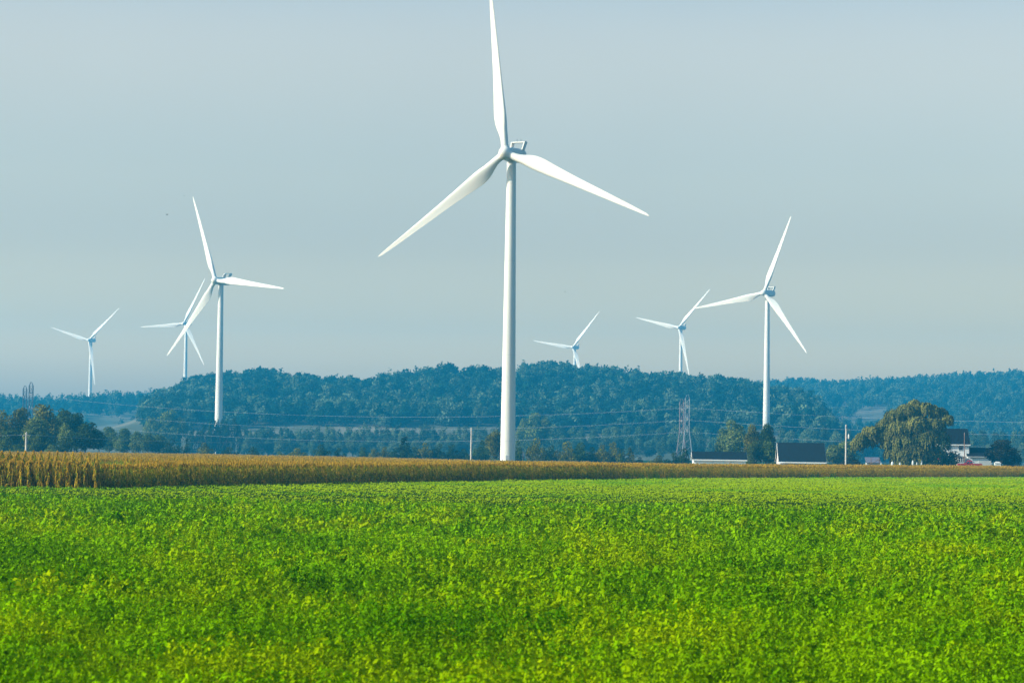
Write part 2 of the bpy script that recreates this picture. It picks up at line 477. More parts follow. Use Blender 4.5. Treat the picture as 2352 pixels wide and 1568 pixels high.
nt.links.new(tcw.outputs['Generated'], hzm.inputs['Vector']); nt.links.new(hzm.outputs[0], hzn.inputs['Vector']); nt.links.new(hzn.outputs['Fac'], hzr.inputs['Value'])
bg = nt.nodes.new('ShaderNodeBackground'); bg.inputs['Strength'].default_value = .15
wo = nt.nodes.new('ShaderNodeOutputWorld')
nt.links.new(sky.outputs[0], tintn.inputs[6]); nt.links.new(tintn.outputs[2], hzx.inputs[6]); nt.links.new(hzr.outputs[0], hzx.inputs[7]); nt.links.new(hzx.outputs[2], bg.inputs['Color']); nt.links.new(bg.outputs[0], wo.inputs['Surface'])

sl = bpy.data.lights.new('sun', 'SUN'); sl.energy = 4.3; sl.angle = rad(.5); sl.color = (1, .90, .72)
so = bpy.data.objects.new('sun', sl); COL.objects.link(so)
to_sun = Vector((math.cos(SUN_EL) * math.sin(SUN_AZ), math.cos(SUN_EL) * math.cos(SUN_AZ), math.sin(SUN_EL)))
so.rotation_mode = 'QUATERNION'; so.rotation_quaternion = (-to_sun).to_track_quat('-Z', 'Y'); so.location = (-300, -50, 300)

# camera
cd = bpy.data.cameras.new('camera'); cam = bpy.data.objects.new('camera', cd); COL.objects.link(cam)
cd.sensor_width = 36; cd.lens = F / 2352 * 36; cd.clip_end = 20000; cd.clip_start = .5
Mx = Matrix.Identity(4)
for r in range(3): Mx[r][0] = RGT[r]; Mx[r][1] = UPV[r]; Mx[r][2] = -FWD[r]; Mx[r][3] = CAM[r]
cam.matrix_world = Mx
cd.dof.use_dof = True; cd.dof.focus_distance = 640; cd.dof.aperture_fstop = 4.5
scene.camera = cam

# air
m, nt, out = new_mat('hazy_air')
pv = nt.nodes.new('ShaderNodeVolumePrincipled')
pv.inputs['Color'].default_value = (.03, .54, 1.0, 1); pv.inputs['Density'].default_value = .00026; pv.inputs['Anisotropy'].default_value = 0.2
nt.links.new(pv.outputs[0], out.inputs['Volume'])
b = MB(); b.box((-1320, -160, -2.5), (1320, 3720, 168))
b.obj('haze', m, kind='stuff')


def grid(name, us, Ys, zfun, mat, smooth=True, kind='structure'):
    """sheet over picture columns us and distances Ys"""
    U, YY = np.meshgrid(us, Ys); X = (U - 1176) / F * YY
    V = np.stack([X, YY, zfun(X, YY)], -1).reshape(-1, 3)
    nu, ny = len(us), len(Ys)
    i = np.arange((ny - 1) * (nu - 1)); r, c = i // (nu - 1), i % (nu - 1)
    a = r * nu + c
    return add_obj(name, np_mesh(name, V, np.stack([a, a + 1, a + nu + 1, a + nu], 1), [mat], smooth=smooth), kind=kind)


b = MB(); b.add([(-1300, -120, -1.4), (1300, -120, -1.4), (1300, 3700, -1.4), (-1300, 3700, -1.4)], [(0, 1, 2, 3)])
b.obj('ground', SOIL, kind='structure')

grid('field', np.linspace(-3200, 5550, 300), np.concatenate([np.linspace(14, 60, 80), np.linspace(61, 340, 200), np.linspace(345, 1345, 140)]),
     ground_z, SOIL)


def hillmat():
    m, nt, out = new_mat('hill_ground')
    geo = nt.nodes.new('ShaderNodeNewGeometry')
    n = nt.nodes.new('ShaderNodeTexNoise'); n.inputs['Scale'].default_value = .018; n.inputs['Detail'].default_value = 4
    mp = nt.nodes.new('ShaderNodeMapping'); mp.inputs['Scale'].default_value = (1, .6, 3)
    link(nt, geo.outputs['Position'], mp.inputs['Vector']); link(nt, mp.outputs[0], n.inputs['Vector'])
    rp = nt.nodes.new('ShaderNodeValToRGB')
    rp.color_ramp.elements[0].position = .40; rp.color_ramp.elements[0].color = (.075, .085, .055, 1)
    rp.color_ramp.elements[1].position = .62; rp.color_ramp.elements[1].color = (.180, .160, .115, 1)
    link(nt, n.outputs['Fac'], rp.inputs['Fac'])
    d = nt.nodes.new('ShaderNodeBsdfDiffuse'); link(nt, rp.outputs[0], d.inputs['Color']); link(nt, d.outputs[0], out.inputs['Surface'])
    return m


grid('hills', np.linspace(-500, 2850, 260), np.concatenate([np.linspace(1320, 2000, 120), np.linspace(2010, 3500, 90)]),
     lambda X, Y: hill_z(X, Y) - .3 + .3 * sstep(1320, 1360, Y), hillmat())

# ================================================================= GREEN CROP
EDGE = np.array([(-60, 215), (-45.0, 219), (-33.5, 226), (0, 322), (20, 380), (52, 446), (100.7, 531), (140, 600), (215, 720)], float) * .9   # front edge of the corn (X, Y)


def edge_y(u):
    """distance of the corn's front edge along picture column u"""
    ue = 1176 + F * EDGE[:, 0] / EDGE[:, 1]
    return np.interp(u, ue, EDGE[:, 1])


def crop_height(X, Y):
    a = fbm(X / .55, Y / .9, 31, 2); bb = fbm(X / 2.6, Y / 4.5, 41, 2)
    return .06 + .46 * np.clip((a - .25) * 1.6, 0, 1) * (.35 + 1.0 * bb)


def spread(y0, y1, n, rng):
    """n points (X, Y) over the field between distances y0 and y1, thinner beyond the picture's sides"""
    Y = np.sqrt(y0 ** 2 + rng.random(int(n * 2.0)) * (y1 ** 2 - y0 ** 2))
    W = .206 * Y; side = 11.0
    X = (rng.random(len(Y)) * 2 - 1) * (W + side)
    k = rng.random(len(Y)) < np.where(np.abs(X) < W, 1.0, .55) * (W + side) / (W.max() + side)
    return X[k], Y[k]


def crop_batch(y0, y1, n, seed):
    rng = R_(seed)
    X, Y = spread(y0, y1, n, rng); u = colx(X, Y); n = len(Y)
    ok = Y < edge_y(u) + .2 + 2.2 * (vnoise(u / 9, u * 0, 15) - .4) * sstep(285, 300, u)
    Y, u = Y[ok], u[ok]; n = len(Y)
    X = (u - 1176) / F * Y
    h = crop_height(X, Y)
    z = ground_z(X, Y) + h * (.35 + .65 * np.sqrt(rng.random(n)))
    s = (.015 + .00036 * Y) * (.55 + .9 * rng.random(n))
    jt = .75 - .45 * sstep(110, 165, Y)
    h = h * (1 - .45 * sstep(110, 165, Y))
    z = ground_z(X, Y) + h * (.35 + .65 * np.sqrt(rng.random(n)))
    N = np.stack([rng.normal(size=n) * jt - .25 * sstep(110, 165, Y), rng.normal(size=n) * jt - .2 * sstep(110, 165, Y), np.ones(n) * .8], 1)
    V = leafquads(np.stack([X, Y, z], 1), N, s, rng, asp=.55)
    return V, np.clip(rng.random(n) * .6 + .4 * fbm(X / .35, Y / .5, 51, 1) + .30 * sstep(110, 220, Y), 0, 1)


def crop_plants(y0, y1, n, nl, size, rad_, seed):
    """single leafy plants: a stem's worth of leaves round each centre, tall ones next to low ones"""
    rng = R_(seed)
    X, Y = spread(y0, y1, n, rng); u = colx(X, Y); n = len(Y)
    big = fbm(X / 1.7, Y / 2.6, 41, 3)
    ok = (Y < edge_y(u) + .4) & (rng.random(n) < .25 + 2.2 * np.clip(big - .30, 0, 1) * 1.6)
    X, Y, big = X[ok], Y[ok], big[ok]; n = len(X)
    h = (.10 + .62 * rng.random(n) ** 1.6) * (.45 + 1.1 * big); tone = np.clip(+.30 * rng.random(n) + .95 * (fbm(X / .55, Y / .9, 71, 2) - .5) + 1.1 * (fbm(X / 4.0, Y / 9, 81, 2) - .5) + .28, 0, 1)
    k = np.repeat(np.arange(n), nl); m = len(k)
    t = .25 + .75 * rng.random(m) ** .7; a = rng.random(m) * 6.283; q = rad_ * (.25 + .75 * rng.random(m)) * (1.15 - .6 * t)
    P = np.stack([X[k] + np.cos(a) * q, Y[k] + np.sin(a) * q, ground_z(X, Y)[k] + h[k] * t], 1)
    N = np.stack([np.cos(a) * .9 + rng.normal(size=m) * .4, np.sin(a) * .9 + rng.normal(size=m) * .4, .35 + .5 * rng.random(m)], 1)
    return leafquads(P, N, size * (.55 + .9 * rng.random(n))[k] * (.7 + .6 * rng.random(m)), rng, asp=.5), np.clip(.72 * tone[k] + .28 * rng.random(m), 0, 1)


parts = [crop_plants(22, 46, 17500, 34, .031, .15, 1), crop_plants(46, 85, 22000, 26, .046, .19, 2), crop_plants(85, 138, 20000, 17, .075, .24, 3),
         crop_batch(24, 140, 40000, 5), crop_batch(122, 560, 600000, 4)]
V = np.concatenate([p[0] for p in parts]); rr = np.concatenate([p[1] for p in parts]); mi = np.zeros(len(rr), int); mi[-len(parts[-1][1]):] = 2
rng = R_(9); n = 150000                                                     # thin straw-coloured stems between the leaves
Y = np.sqrt(24 ** 2 + rng.random(n) * (110 ** 2 - 24 ** 2)); u = -140 + rng.random(n) * 2632; X = (u - 1176) / F * Y
keep = (fbm(X / 1.7, Y / 2.6, 41, 3) + .12 * rng.random(len(X)) < .53) & (Y < edge_y(u)); X, Y = X[keep], Y[keep]; n = len(X)
g = ground_z(X, Y); hh = .14 + .26 * rng.random(n) ** 1.5; wd = .0035 + .00008 * Y
lx, ly = rng.normal(size=n) * .07, rng.normal(size=n) * .07
V2 = np.stack([np.stack([X - wd, Y, g + .1], 1), np.stack([X + wd, Y, g + .1], 1), np.stack([X + lx + wd * .5, Y + ly, g + hh], 1), np.stack([X + lx - wd * .5, Y + ly, g + hh], 1)], 1).reshape(-1, 3)
V = np.concatenate([V, V2]); rr = np.concatenate([rr, rng.random(n)]); mi = np.concatenate([mi, np.ones(n, int)])
n = 16000; u = 285 + 2150 * rng.random(n); Y = edge_y(u) - 1.2 + 1.6 * rng.random(n); X = (u - 1176) / F * Y          # weeds along the corn's edge
keep = vnoise(u / 14, u * 0, 25) + .35 * rng.random(n) > .62; X, Y = X[keep], Y[keep]; n = len(X)
g = ground_z(X, Y); hh = (.25 + .75 * rng.random(n) ** 1.6); wd = .02 + .00006 * Y; lx, ly = rng.normal(size=n) * .1, rng.normal(size=n) * .1
V2 = np.stack([np.stack([X - wd, Y, g], 1), np.stack([X + wd, Y, g], 1), np.stack([X + lx + wd * .4, Y + ly, g + hh], 1), np.stack([X + lx - wd * .4, Y + ly, g + hh], 1)], 1).reshape(-1, 3)
V = np.concatenate([V, V2]); rr = np.concatenate([rr, rng.random(n)]); mi = np.concatenate([mi, np.where(rng.random(n) < .6, 1, 2)])
add_obj('green_crop', np_mesh('green_crop', V, quad_idx(len(rr)), [CROP, STRAW, CROP_FAR], mi, {'leafrand': rr}), kind='stuff',
        label='bright green leafy crop filling the whole foreground field', cat='crop')
del V, V2, parts


# ================================================================= CORN
def corn_plant(seed, H=1.86, full=True, slim=False, ripe=False):
    """one plant: quads, material index (0 leaf, 1 dry leaf, 2 tassel), leaf random; rows run along local y"""
    rng = R_(seed); V = []; M = []; A = []
    def strip(pts, wids, side, m):
        r = rng.random()
        for i in range(len(pts) - 1):
            V.extend([pts[i] - side * wids[i], pts[i] + side * wids[i], pts[i + 1] + side * wids[i + 1], pts[i + 1] - side * wids[i + 1]]); M.append(m); A.append(r)
    ex = np.array([1.0, 0, 0]); ey = np.array([0, 1.0, 0])
    if full:
        for s_ in (ex, ey): strip([np.array([0, 0, -.05]), np.array([0, 0, H * .5]), np.array([0, 0, H * .84])], [.017, .015, .009], s_, 1 if rng.random() < .5 else 0)
    nl = (15 if slim else 12) if full else 3
    for i in range(nl):
        t = i / (nl - 1)
        z0 = H * ((.10 + .72 * t) if full else (.62 + .2 * t))
        a = (0 if i % 2 else math.pi) + rng.normal() * .8 if not slim else (1 if i % 2 else -1) * math.pi / 2 + rng.normal() * .55
        d = np.array([math.cos(a), math.sin(a), 0]); L = ((.07 + (.06 + .22 * abs(math.sin(a))) * rng.random() + .08 * abs(math.sin(a))) if slim else (.30 + .20 * rng.random())) * (1 - .35 * t)
        sd = np.array([-d[1], d[0], 0]) * .8 + np.array([0, 0, .35 * rng.normal()])
        rise = .10 + .16 * rng.random(); drop = .10 + .30 * rng.random()
        p0 = np.array([0, 0, z0]); p1 = p0 + d * L * .4 + np.array([0, 0, rise]); p2 = p0 + d * L * .78 + np.array([0, 0, rise * .55]); p3 = p0 + d * L + np.array([0, 0, -drop])
        dry = rng.random() < ((.55 if slim else .42) if t < .22 else (.30 if t < .75 else .50)) or (ripe and rng.random() < (.5 if slim else .85)); rise *= .7 if slim else 1
        strip([p0, p1, p2, p3], [.026, .046, .040, .006], sd, 1 if dry else 0)
    nt_ = 8 if full else 6
    for i in range(nt_):
        a = rng.random() * 6.28; sp = (.02 + (.04 if slim else .10) * rng.random()) if i else 0.0
        d = np.array([math.cos(a) * sp, math.sin(a) * sp, 0]); zt = H * (.80 + .05 * rng.random())
        top = H * (1.0 + .05 * rng.random()) - (.12 * rng.random() if i else 0)
        strip([np.array([0, 0, zt]), np.array([0, 0, (zt + top) / 2]) + d * .8, np.array([0, 0, top]) + d], [.012, .030, .014], np.array([math.cos(a + 1.6), math.sin(a + 1.6), 0]), 2)
    return np.array(V), np.array(M), np.array(A)


CF = [corn_plant(200 + i) for i in range(10)]
CS = [corn_plant(400 + i, slim=True) for i in range(8)]
CR = [corn_plant(500 + i, ripe=True) for i in range(6)]
CT = [corn_plant(300 + i, full=False) for i in range(6)]
CE = [corn_plant(600 + i, slim=True, ripe=True) for i in range(6)]
CORN_MATS = [CORNLEAF, CORNDRY, CORNTASSEL]
ROW_MATS = [CORNLEAF_SHADED, CORNDRY, CORNTASSEL]
rng = R_(5)
plants = []       # x, y, rot, scale, detail, front?
# left block: rows running away from the camera, seen end on
rowdir = np.array([(225 - 1176) / F, 1.0]); rowang = -math.atan2(rowdir[0], rowdir[1])
k = 0
Xc = -30.6
while Xc > -50:
    d, idx = 0.0, 0
    y0 = 200 + rng.normal() * .03
    for e in range(9):
        plants.append((Xc + rng.normal() * .075, y0 - .22 + .045 * e, rng.random() * 6.28, 1.0 + .06 * rng.random(), 4, True, 0))
    while d < 72:
        step = .24 if d < 30 else (.34 if d < 60 else .5)
        x = Xc + rowdir[0] * d + rng.normal() * .015; y = y0 + d + rng.normal() * .03
        plants.append((x, y, rowang + rng.normal() * .25 + (math.pi if rng.random() < .5 else 0), (.97 + .08 * rng.random()), 2, idx < 3, 0))
        d += step; idx += 1
    Xc -= .70
# main block: rows parallel to its front edge
seg = EDGE[2:]; sl_ = np.hypot(*np.diff(seg, axis=0).T); cum = np.concatenate([[0], np.cumsum(sl_)])
for row in range(5):
    s_ = row * .3
    idx = 0
    while s_ < cum[-1]:
        x = np.interp(s_, cum, seg[:, 0]); y = np.interp(s_, cum, seg[:, 1])
        x2 = np.interp(s_ + .5, cum, seg[:, 0]); y2 = np.interp(s_ + .5, cum, seg[:, 1])
        dx, dy = x2 - x, y2 - y; L = math.hypot(dx, dy) or 1
        nx, ny = -dy / L, dx / L
        px, py = x + nx * row * .76 + rng.normal() * .06, y + ny * row * .76 + rng.normal() * .06
        plants.append((px, py, -math.atan2(dx, dy) + rng.normal() * .35 + (math.pi if rng.random() < .5 else 0), .93 + .14 * rng.random(), 3 if rng.random() < .12 + .85 * float(sstep(1250, 1950, colx(px, py))) else 0, row == 0, 1))
        s_ += (.26 if y < 330 else .36) * (.85 + .3 * rng.random()); idx += 1
# tops of the rest of the field, thinner with distance
n = 70000
Y = np.sqrt(212 ** 2 + rng.random(n) * (690 ** 2 - 212 ** 2)); u = -250 + rng.random(n) * 3050
far = np.interp(u, [0, 350, 900, 1300, 1500, 2352], [560, 640, 690, 690, 592, 588])
ok = (Y > edge_y(u) + 7 + 3 * (u > 280)) & (Y < far) & ~((u < 290) & (Y < 275))
for x, y in zip(((u - 1176) / F * Y)[ok], Y[ok]):
    plants.append((x, y, rng.random() * 6.28, .95 + .13 * rng.random(), 1, False, 2))
front = [p for p in plants if p[5]]
front.sort(key=lambda p: p[1])
left = [p for p in front if p[6] == 0 and -1 < colx(p[0], p[1]) < 285]
right = [p for p in front if p[6] == 1 and p[4] == 0]
chosen = left[:150] + right[:290 - min(150, len(left))]
cid = set(id(p) for p in chosen)
Vs, Ms, As, Qn = [], [], [], 0
for det, libr in ((0, CF), (1, CT), (3, CR), (2, CS), (4, CE)):
    P = [p for p in plants if p[4] == det and id(p) not in cid]
    arr = np.array([(p[0], p[1], p[2], p[3]) for p in P])
    arr[:, 3] *= .90 + .20 * fbm(arr[:, 0] / 5, arr[:, 1] / 8, 91, 2)
    zz = ground_z(arr[:, 0], arr[:, 1])
    pick = rng.integers(0, len(libr), len(P))
    for j, (cv, cm, ca) in enumerate(libr):
        cm = np.where(cm == 0, 3, cm) if det in (2, 4) else cm
        s = arr[pick == j]; z = zz[pick == j]
        c, sn = np.cos(s[:, 2])[:, None], np.sin(s[:, 2])[:, None]; sc = s[:, 3][:, None]
        fat = 1.0 if det != 1 else np.clip(s[:, 1] / 330, 1, 1.8)[:, None]
        X = (cv[None, :, 0] * c - cv[None, :, 1] * sn) * fat + s[:, 0][:, None]
        Y = (cv[None, :, 0] * sn + cv[None, :, 1] * c) * fat + s[:, 1][:, None]
        Z = cv[None, :, 2] * sc + z[:, None]
        Vs.append(np.stack([X, Y, Z], -1).reshape(-1, 3)); Ms.append(np.tile(cm, len(s))); As.append(np.clip(np.tile(ca, len(s)) * .7 + np.repeat(rng.random(len(s)), len(cm)) * .3, 0, 1))
V = np.concatenate(Vs); M_ = np.concatenate(Ms)
add_obj('corn_field', np_mesh('corn_field', V, quad_idx(len(M_)), CORN_MATS + [CORNLEAF_SHADED], M_, {'leafrand': np.concatenate(As)}), kind='stuff',
        label='ripe corn field with brown tassels stretching across behind the green crop', cat='corn')
del V, Vs
CORNME = {d_: [np_mesh('corn_plant', cv, quad_idx(len(cm)), mt_, cm, {'leafrand': ca}) for cv, cm, ca in lb_] for d_, lb_, mt_ in ((0, CF, CORN_MATS), (2, CS, ROW_MATS), (4, CE, ROW_MATS))}
for i, p in enumerate(chosen):
    isl = p[6] == 0
    o = add_obj('corn_plant', CORNME[p[4]][i % len(CORNME[p[4]])], None, (p[0], p[1], float(ground_z(p[0], p[1]))), (0, 0, p[2]),
                'tan-stemmed corn plant at the open front end of a row, with dark gaps beside it' if isl else 'green-leaved corn plant with brown tassel along the closed front edge of the field',
                'corn plant', 'corn plants at the row ends' if isl else 'corn plants along the front edge')
    o.scale = (1, 1, p[3])

# ================================================================= WIND TURBINES
RB = 44.0


def blade_mesh():
    rs = [1.3, 1.8, 2.6, 3.6, 5.0, 6.5, 8.0, 9.5, 11, 13, 15.5, 18.5, 22, 26, 30, 34, 37.5, 40.5, 42.3, 43.3, 43.8, 44.0]
    ch = np.interp(rs, [1.3, 2.6, 4, 5.5, 7.5, 9, 10.5, 13, 17, 22, 31, 38, 42, 43.3, 44], [1.9, 1.92, 2.1, 2.7, 3.5, 3.8, 3.75, 3.4, 2.85, 2.35, 1.65, 1.1, .72, .48, .12])
    tk = np.interp(rs, [1.3, 2.6, 4, 6, 9, 13, 22, 33, 44], [1, 1, .86, .58, .40, .31, .24, .19, .16])
    tw = np.interp(rs, [1.3, 5, 9, 13, 20, 30, 44], [17, 16, 13, 10, 6.5, 3, 1])
    n = 28; b = MB(); rings = []
    for r, c, t, w_ in zip(rs, ch, tk, tw):
        bl = float(sstep(2.4, 7.0, r)); ring = []
        for k in range(n):
            th = 2 * math.pi * k / n
            cx, cy = math.cos(th) * .5 * c, math.sin(th) * .5 * c * min(t, 1)         # circle / ellipse section
            q = (1 + math.cos(th)) / 2                                            # 1 at leading edge, 0 at trailing edge
            xx = 1 - q
            yt = 5 * t * (.2969 * math.sqrt(max(xx, 0)) - .126 * xx - .3516 * xx ** 2 + .2843 * xx ** 3 - .1036 * xx ** 4)
            camber = .045 * 4 * xx * (1 - xx)
            ax, ay = (q - .70) * c, ((1 if math.sin(th) >= 0 else -1) * yt + camber) * c
            px, py = cx * (1 - bl) + ax * bl, cy * (1 - bl) + ay * bl
            a = -rad(w_)
            X = px * math.cos(a) - py * math.sin(a); Yv = px * math.sin(a) + py * math.cos(a)
            ring.append((X, Yv - 1.1 * (r / RB) ** 2.2, r))
        rings.append(ring)
    b.loft(rings)
    return b.mesh('blade', WHITE)


def hub_mesh():
    b = MB(); prof = [(-2.15, .05), (-2.08, .45), (-1.85, .9), (-1.4, 1.32), (-.8, 1.58), (-.1, 1.68), (.6, 1.66), (1.15, 1.6), (1.3, 1.45)]
    n = 40
    b.loft([[(r * math.cos(2 * math.pi * k / n), y, r * math.sin(2 * math.pi * k / n)) for k in range(n)] for y, r in prof])
    for j in range(3):
        a = math.pi / 2 + j * 2 * math.pi / 3; d = np.array([math.cos(a), 0, math.sin(a)])
        b.tube([d * .9, d * 1.62, d * 1.72], [1.12, 1.08, 1.0], 24)
    return b.mesh('hub', WHITE)


def nacelle_mesh():
    b = MB(); rings = []
    for y, hw, zt, zb in ((1.36, 1.30, 1.25, -1.25), (1.5, 1.45, 1.42, -1.5), (2.2, 1.62, 1.62, -1.75), (4.5, 1.70, 1.78, -1.85), (8.2, 1.70, 1.82, -1.72), (9.6, 1.62, 1.62, -1.35), (10.2, 1.45, 1.3, -1.0), (10.45, 1.15, .95, -.65)):
        ring = []; n = 32
        for k in range(n):
            th = 2 * math.pi * k / n; c, s = math.cos(th), math.sin(th)
            e = .42
            x = hw * math.copysign(abs(c) ** e, c); zc, zh = (zt + zb) / 2, (zt - zb) / 2
            ring.append((x, y, zc + zh * math.copysign(abs(s) ** e, s)))
        rings.append(ring)
    b.loft(rings)
    return b.mesh('nacelle', WHITE)


def seam_mesh():
    b = MB()
    for y, hw, zt, zb in ((8.0, 1.715, 1.835, -1.735),):
        n = 32; rg = []
        for dy in (-.035, .035):
            r = []
            for k in range(n):
                th = 2 * math.pi * k / n; c, s = math.cos(th), math.sin(th)
                r.append((hw * math.copysign(abs(c) ** .42, c), y + dy, (zt + zb) / 2 + (zt - zb) / 2 * math.copysign(abs(s) ** .42, s)))
            rg.append(r)
        b.loft(rg, cap=False)
    return b.mesh('panel_seam', SEAM)


def cooler_mesh():
    """open raked frame standing across the rear of the nacelle roof"""
    b = MB()
    y0, rake, dep, z0, z1 = 6.6, 1.2, 1.75, 1.5, 3.75
    wb, wt, th = 1.74, 1.98, .25
    def prism(poly):
        f = [(x, y0 + rake * (z - z0) / (z1 - z0), z) for x, z in poly]; k = [(x, y + dep, z) for x, y, z in f]
        m = len(poly); b.add(f + k, [tuple(range(m))[::-1], tuple(range(m, 2 * m))] + [(i, (i + 1) % m, m + (i + 1) % m, m + i) for i in range(m)])
    prism([(-wb, z0), (-wb + th, z0), (-wt + th, z1), (-wt, z1)])
    prism([(wb - th, z0), (wb, z0), (wt, z1), (wt - th, z1)])
    prism([(-wt + th, z1 - th), (wt - th, z1 - th), (wt - th, z1), (-wt + th, z1)])
    return b.mesh('cooler_frame', WHITE)


def mast_mesh():
    b = MB(); b.tube([(-.5, 8.4, 3.70), (-.5, 8.4, 4.5)], .04, 6); b.tube([(-.62, 8.4, 4.42), (-.38, 8.4, 4.42)], .05, 6)
    return b.mesh('wind_sensor', DARKMET)


def mast2_mesh():
    b = MB(); b.tube([(.6, 8.4, 3.70), (.6, 8.4, 4.5)], .04, 6)
    return b.mesh('lightning_rod', DARKMET)


def beacon_mesh():
    b = MB(); b.tube([(1.75, 9.0, 3.74), (1.75, 9.0, 3.95), (1.75, 9.0, 4.05)], [.16, .16, .08], 10); b.box((1.7, 8.3, 3.752), (1.8, 8.95, 3.82))
    return b.mesh('warning_beacon', DARKMET)


T_SEAM = seam_mesh()
T_BLADE, T_HUB, T_NAC, T_COOL = blade_mesh(), hub_mesh(), nacelle_mesh(), cooler_mesh()
T_MAST, T_ROD, T_BEAC = mast_mesh(), mast2_mesh(), beacon_mesh()
OVER = 3.9


def turbine(px, py, rp, yaw, tilt, ph, label, zground=None):
    Y = F * RB / rp; hub = at(px, py, Y)
    yaw = rad(yaw)
    bx, by = hub[0] + OVER * math.sin(yaw), hub[1] + OVER * math.cos(yaw)
    zb = gz(bx, by) - .1
    Ht = hub[2] - zb
    t = thing('wind_turbine', label, 'wind turbine', (bx, by, zb), 0, 'white wind turbines across the farmland')
    b = MB(); zs = np.linspace(0, Ht - 1.72, 16)
    n = 48; rad_t = lambda z: 1.95 - (1.95 - 1.17) * (z / (Ht - 1.72)) ** 1.05
    b.loft([[(rad_t(z) * math.cos(2 * math.pi * k / n), rad_t(z) * math.sin(2 * math.pi * k / n), z) for k in range(n)] for z in zs])
    tw = b.obj('tower', WHITE, t)
    for z in (Ht * .085, Ht * .36, Ht * .66):
        s = MB(); r1 = rad_t(z) + .006
        s.loft([[(r1 * math.cos(2 * math.pi * k / n), r1 * math.sin(2 * math.pi * k / n), z + dz) for k in range(n)] for dz in (-.03, .03)], cap=False)
        s.obj('flange_ring', SEAM, tw)
    s = MB(); r1 = rad_t(1.6)
    s.box((-.45, -r1 - .06, 1.2), (.45, -r1 + .12, 3.3)); s.obj('door', SEAM, tw)
    # local frame of the machine: -Y faces the wind, yawed so that -Y points to camera and left
    Rz = Matrix.Rotation(-yaw, 4, 'Z')
    hp = Vector((hub[0] - bx, hub[1] - by, Ht))
    nac = add_obj('nacelle', T_NAC, t); nac.matrix_local = Matrix.Translation(hp) @ Rz
    for nm, me in (('cooler_frame', T_COOL), ('panel_seam', T_SEAM), ('wind_sensor', T_MAST), ('lightning_rod', T_ROD), ('warning_beacon', T_BEAC)): add_obj(nm, me, nac)
    Rt = Rz @ Matrix.Rotation(-rad(tilt), 4, 'X')
    a0 = rad(ph)
    h = add_obj('hub', T_HUB, t); h.matrix_local = Matrix.Translation(hp) @ Rt @ Matrix.Rotation(math.pi / 2 - a0, 4, 'Y')
    for j in range(3):
        a = a0 + j * 2 * math.pi / 3
        bl = add_obj('blade', T_BLADE, t); bl.matrix_local = Matrix.Translation(hp) @ Rt @ Matrix.Rotation(math.pi / 2 - a, 4, 'Y')
    return t


turbine(1161, 351.5, 394, 24, 2, -143.3, 'tallest wind turbine, standing in the corn with its top blade cut off by the frame')
turbine(494.8, 644.3, 216, 36, 5, 113.3, 'white wind turbine whose foot is hidden by a clump of dark poplars')
turbine(1755, 672.3, 186, 34, 5, 70.3, 'white wind turbine rising behind the trees between the white shed and the dark-roofed barn')
turbine(204, 781, 106.5, 23, 5, 43.5, 'small far wind turbine above the low treeline at the far left of the others')
turbine(422, 743, 116, 26, 5, 63.4, 'far wind turbine partly crossed by the blade of the nearer turbine on the left')
turbine(1315.8, 797.2, 105.5, 30, 5, 51.1, 'far wind turbine of which only rotor and tower top show above the central hill')
turbine(1559, 752, 117.5, 34, 5, 47.7, 'far wind turbine on the skyline whose raised blade tip touches the nearer right turbine blade')

# ================================================================= PYLONS, WIRES, POLES
def pylon_mesh(H, mat, k=1.0, waist=.48, body=.86, base=2.5):
    """slim lattice tower: splayed legs up to a waist, square body, pointed cap"""
    b = MB(); zc = H * .945; zw = H * waist
    def bar(p, q, r): b.tube([p, q], r * k, 4, smooth=False, cap=False)
    cs = [(1, 1), (1, -1), (-1, -1), (-1, 1)]
    for sx, sy in cs:
        bar((sx * base, sy * base, -.2), (sx * body, sy * body, zw), .085); bar((sx * body, sy * body, zw), (sx * body, sy * body, zc), .10); bar((sx * body, sy * body, zc), (sx * .2, sy * .2, H), .08)
    def panel(z0, w0, z1, w1, r):
        for i in range(4):
            (ax, ay), (cx, cy) = cs[i], cs[(i + 1) % 4]
            bar((ax * w0, ay * w0, z0), (cx * w1, cy * w1, z1), r); bar((cx * w0, cy * w0, z0), (ax * w1, ay * w1, z1), r)
            bar((ax * w1, ay * w1, z1), (cx * w1, cy * w1, z1), r)
    zs = np.linspace(0, zw, 5); ws = np.linspace(base, body, 5)
    for i in range(4): panel(zs[i], ws[i], zs[i + 1], ws[i + 1], .03)
    zs = np.linspace(zw, zc, 6)
    for i in range(5): panel(zs[i], body, zs[i + 1], body, .035)
    return b


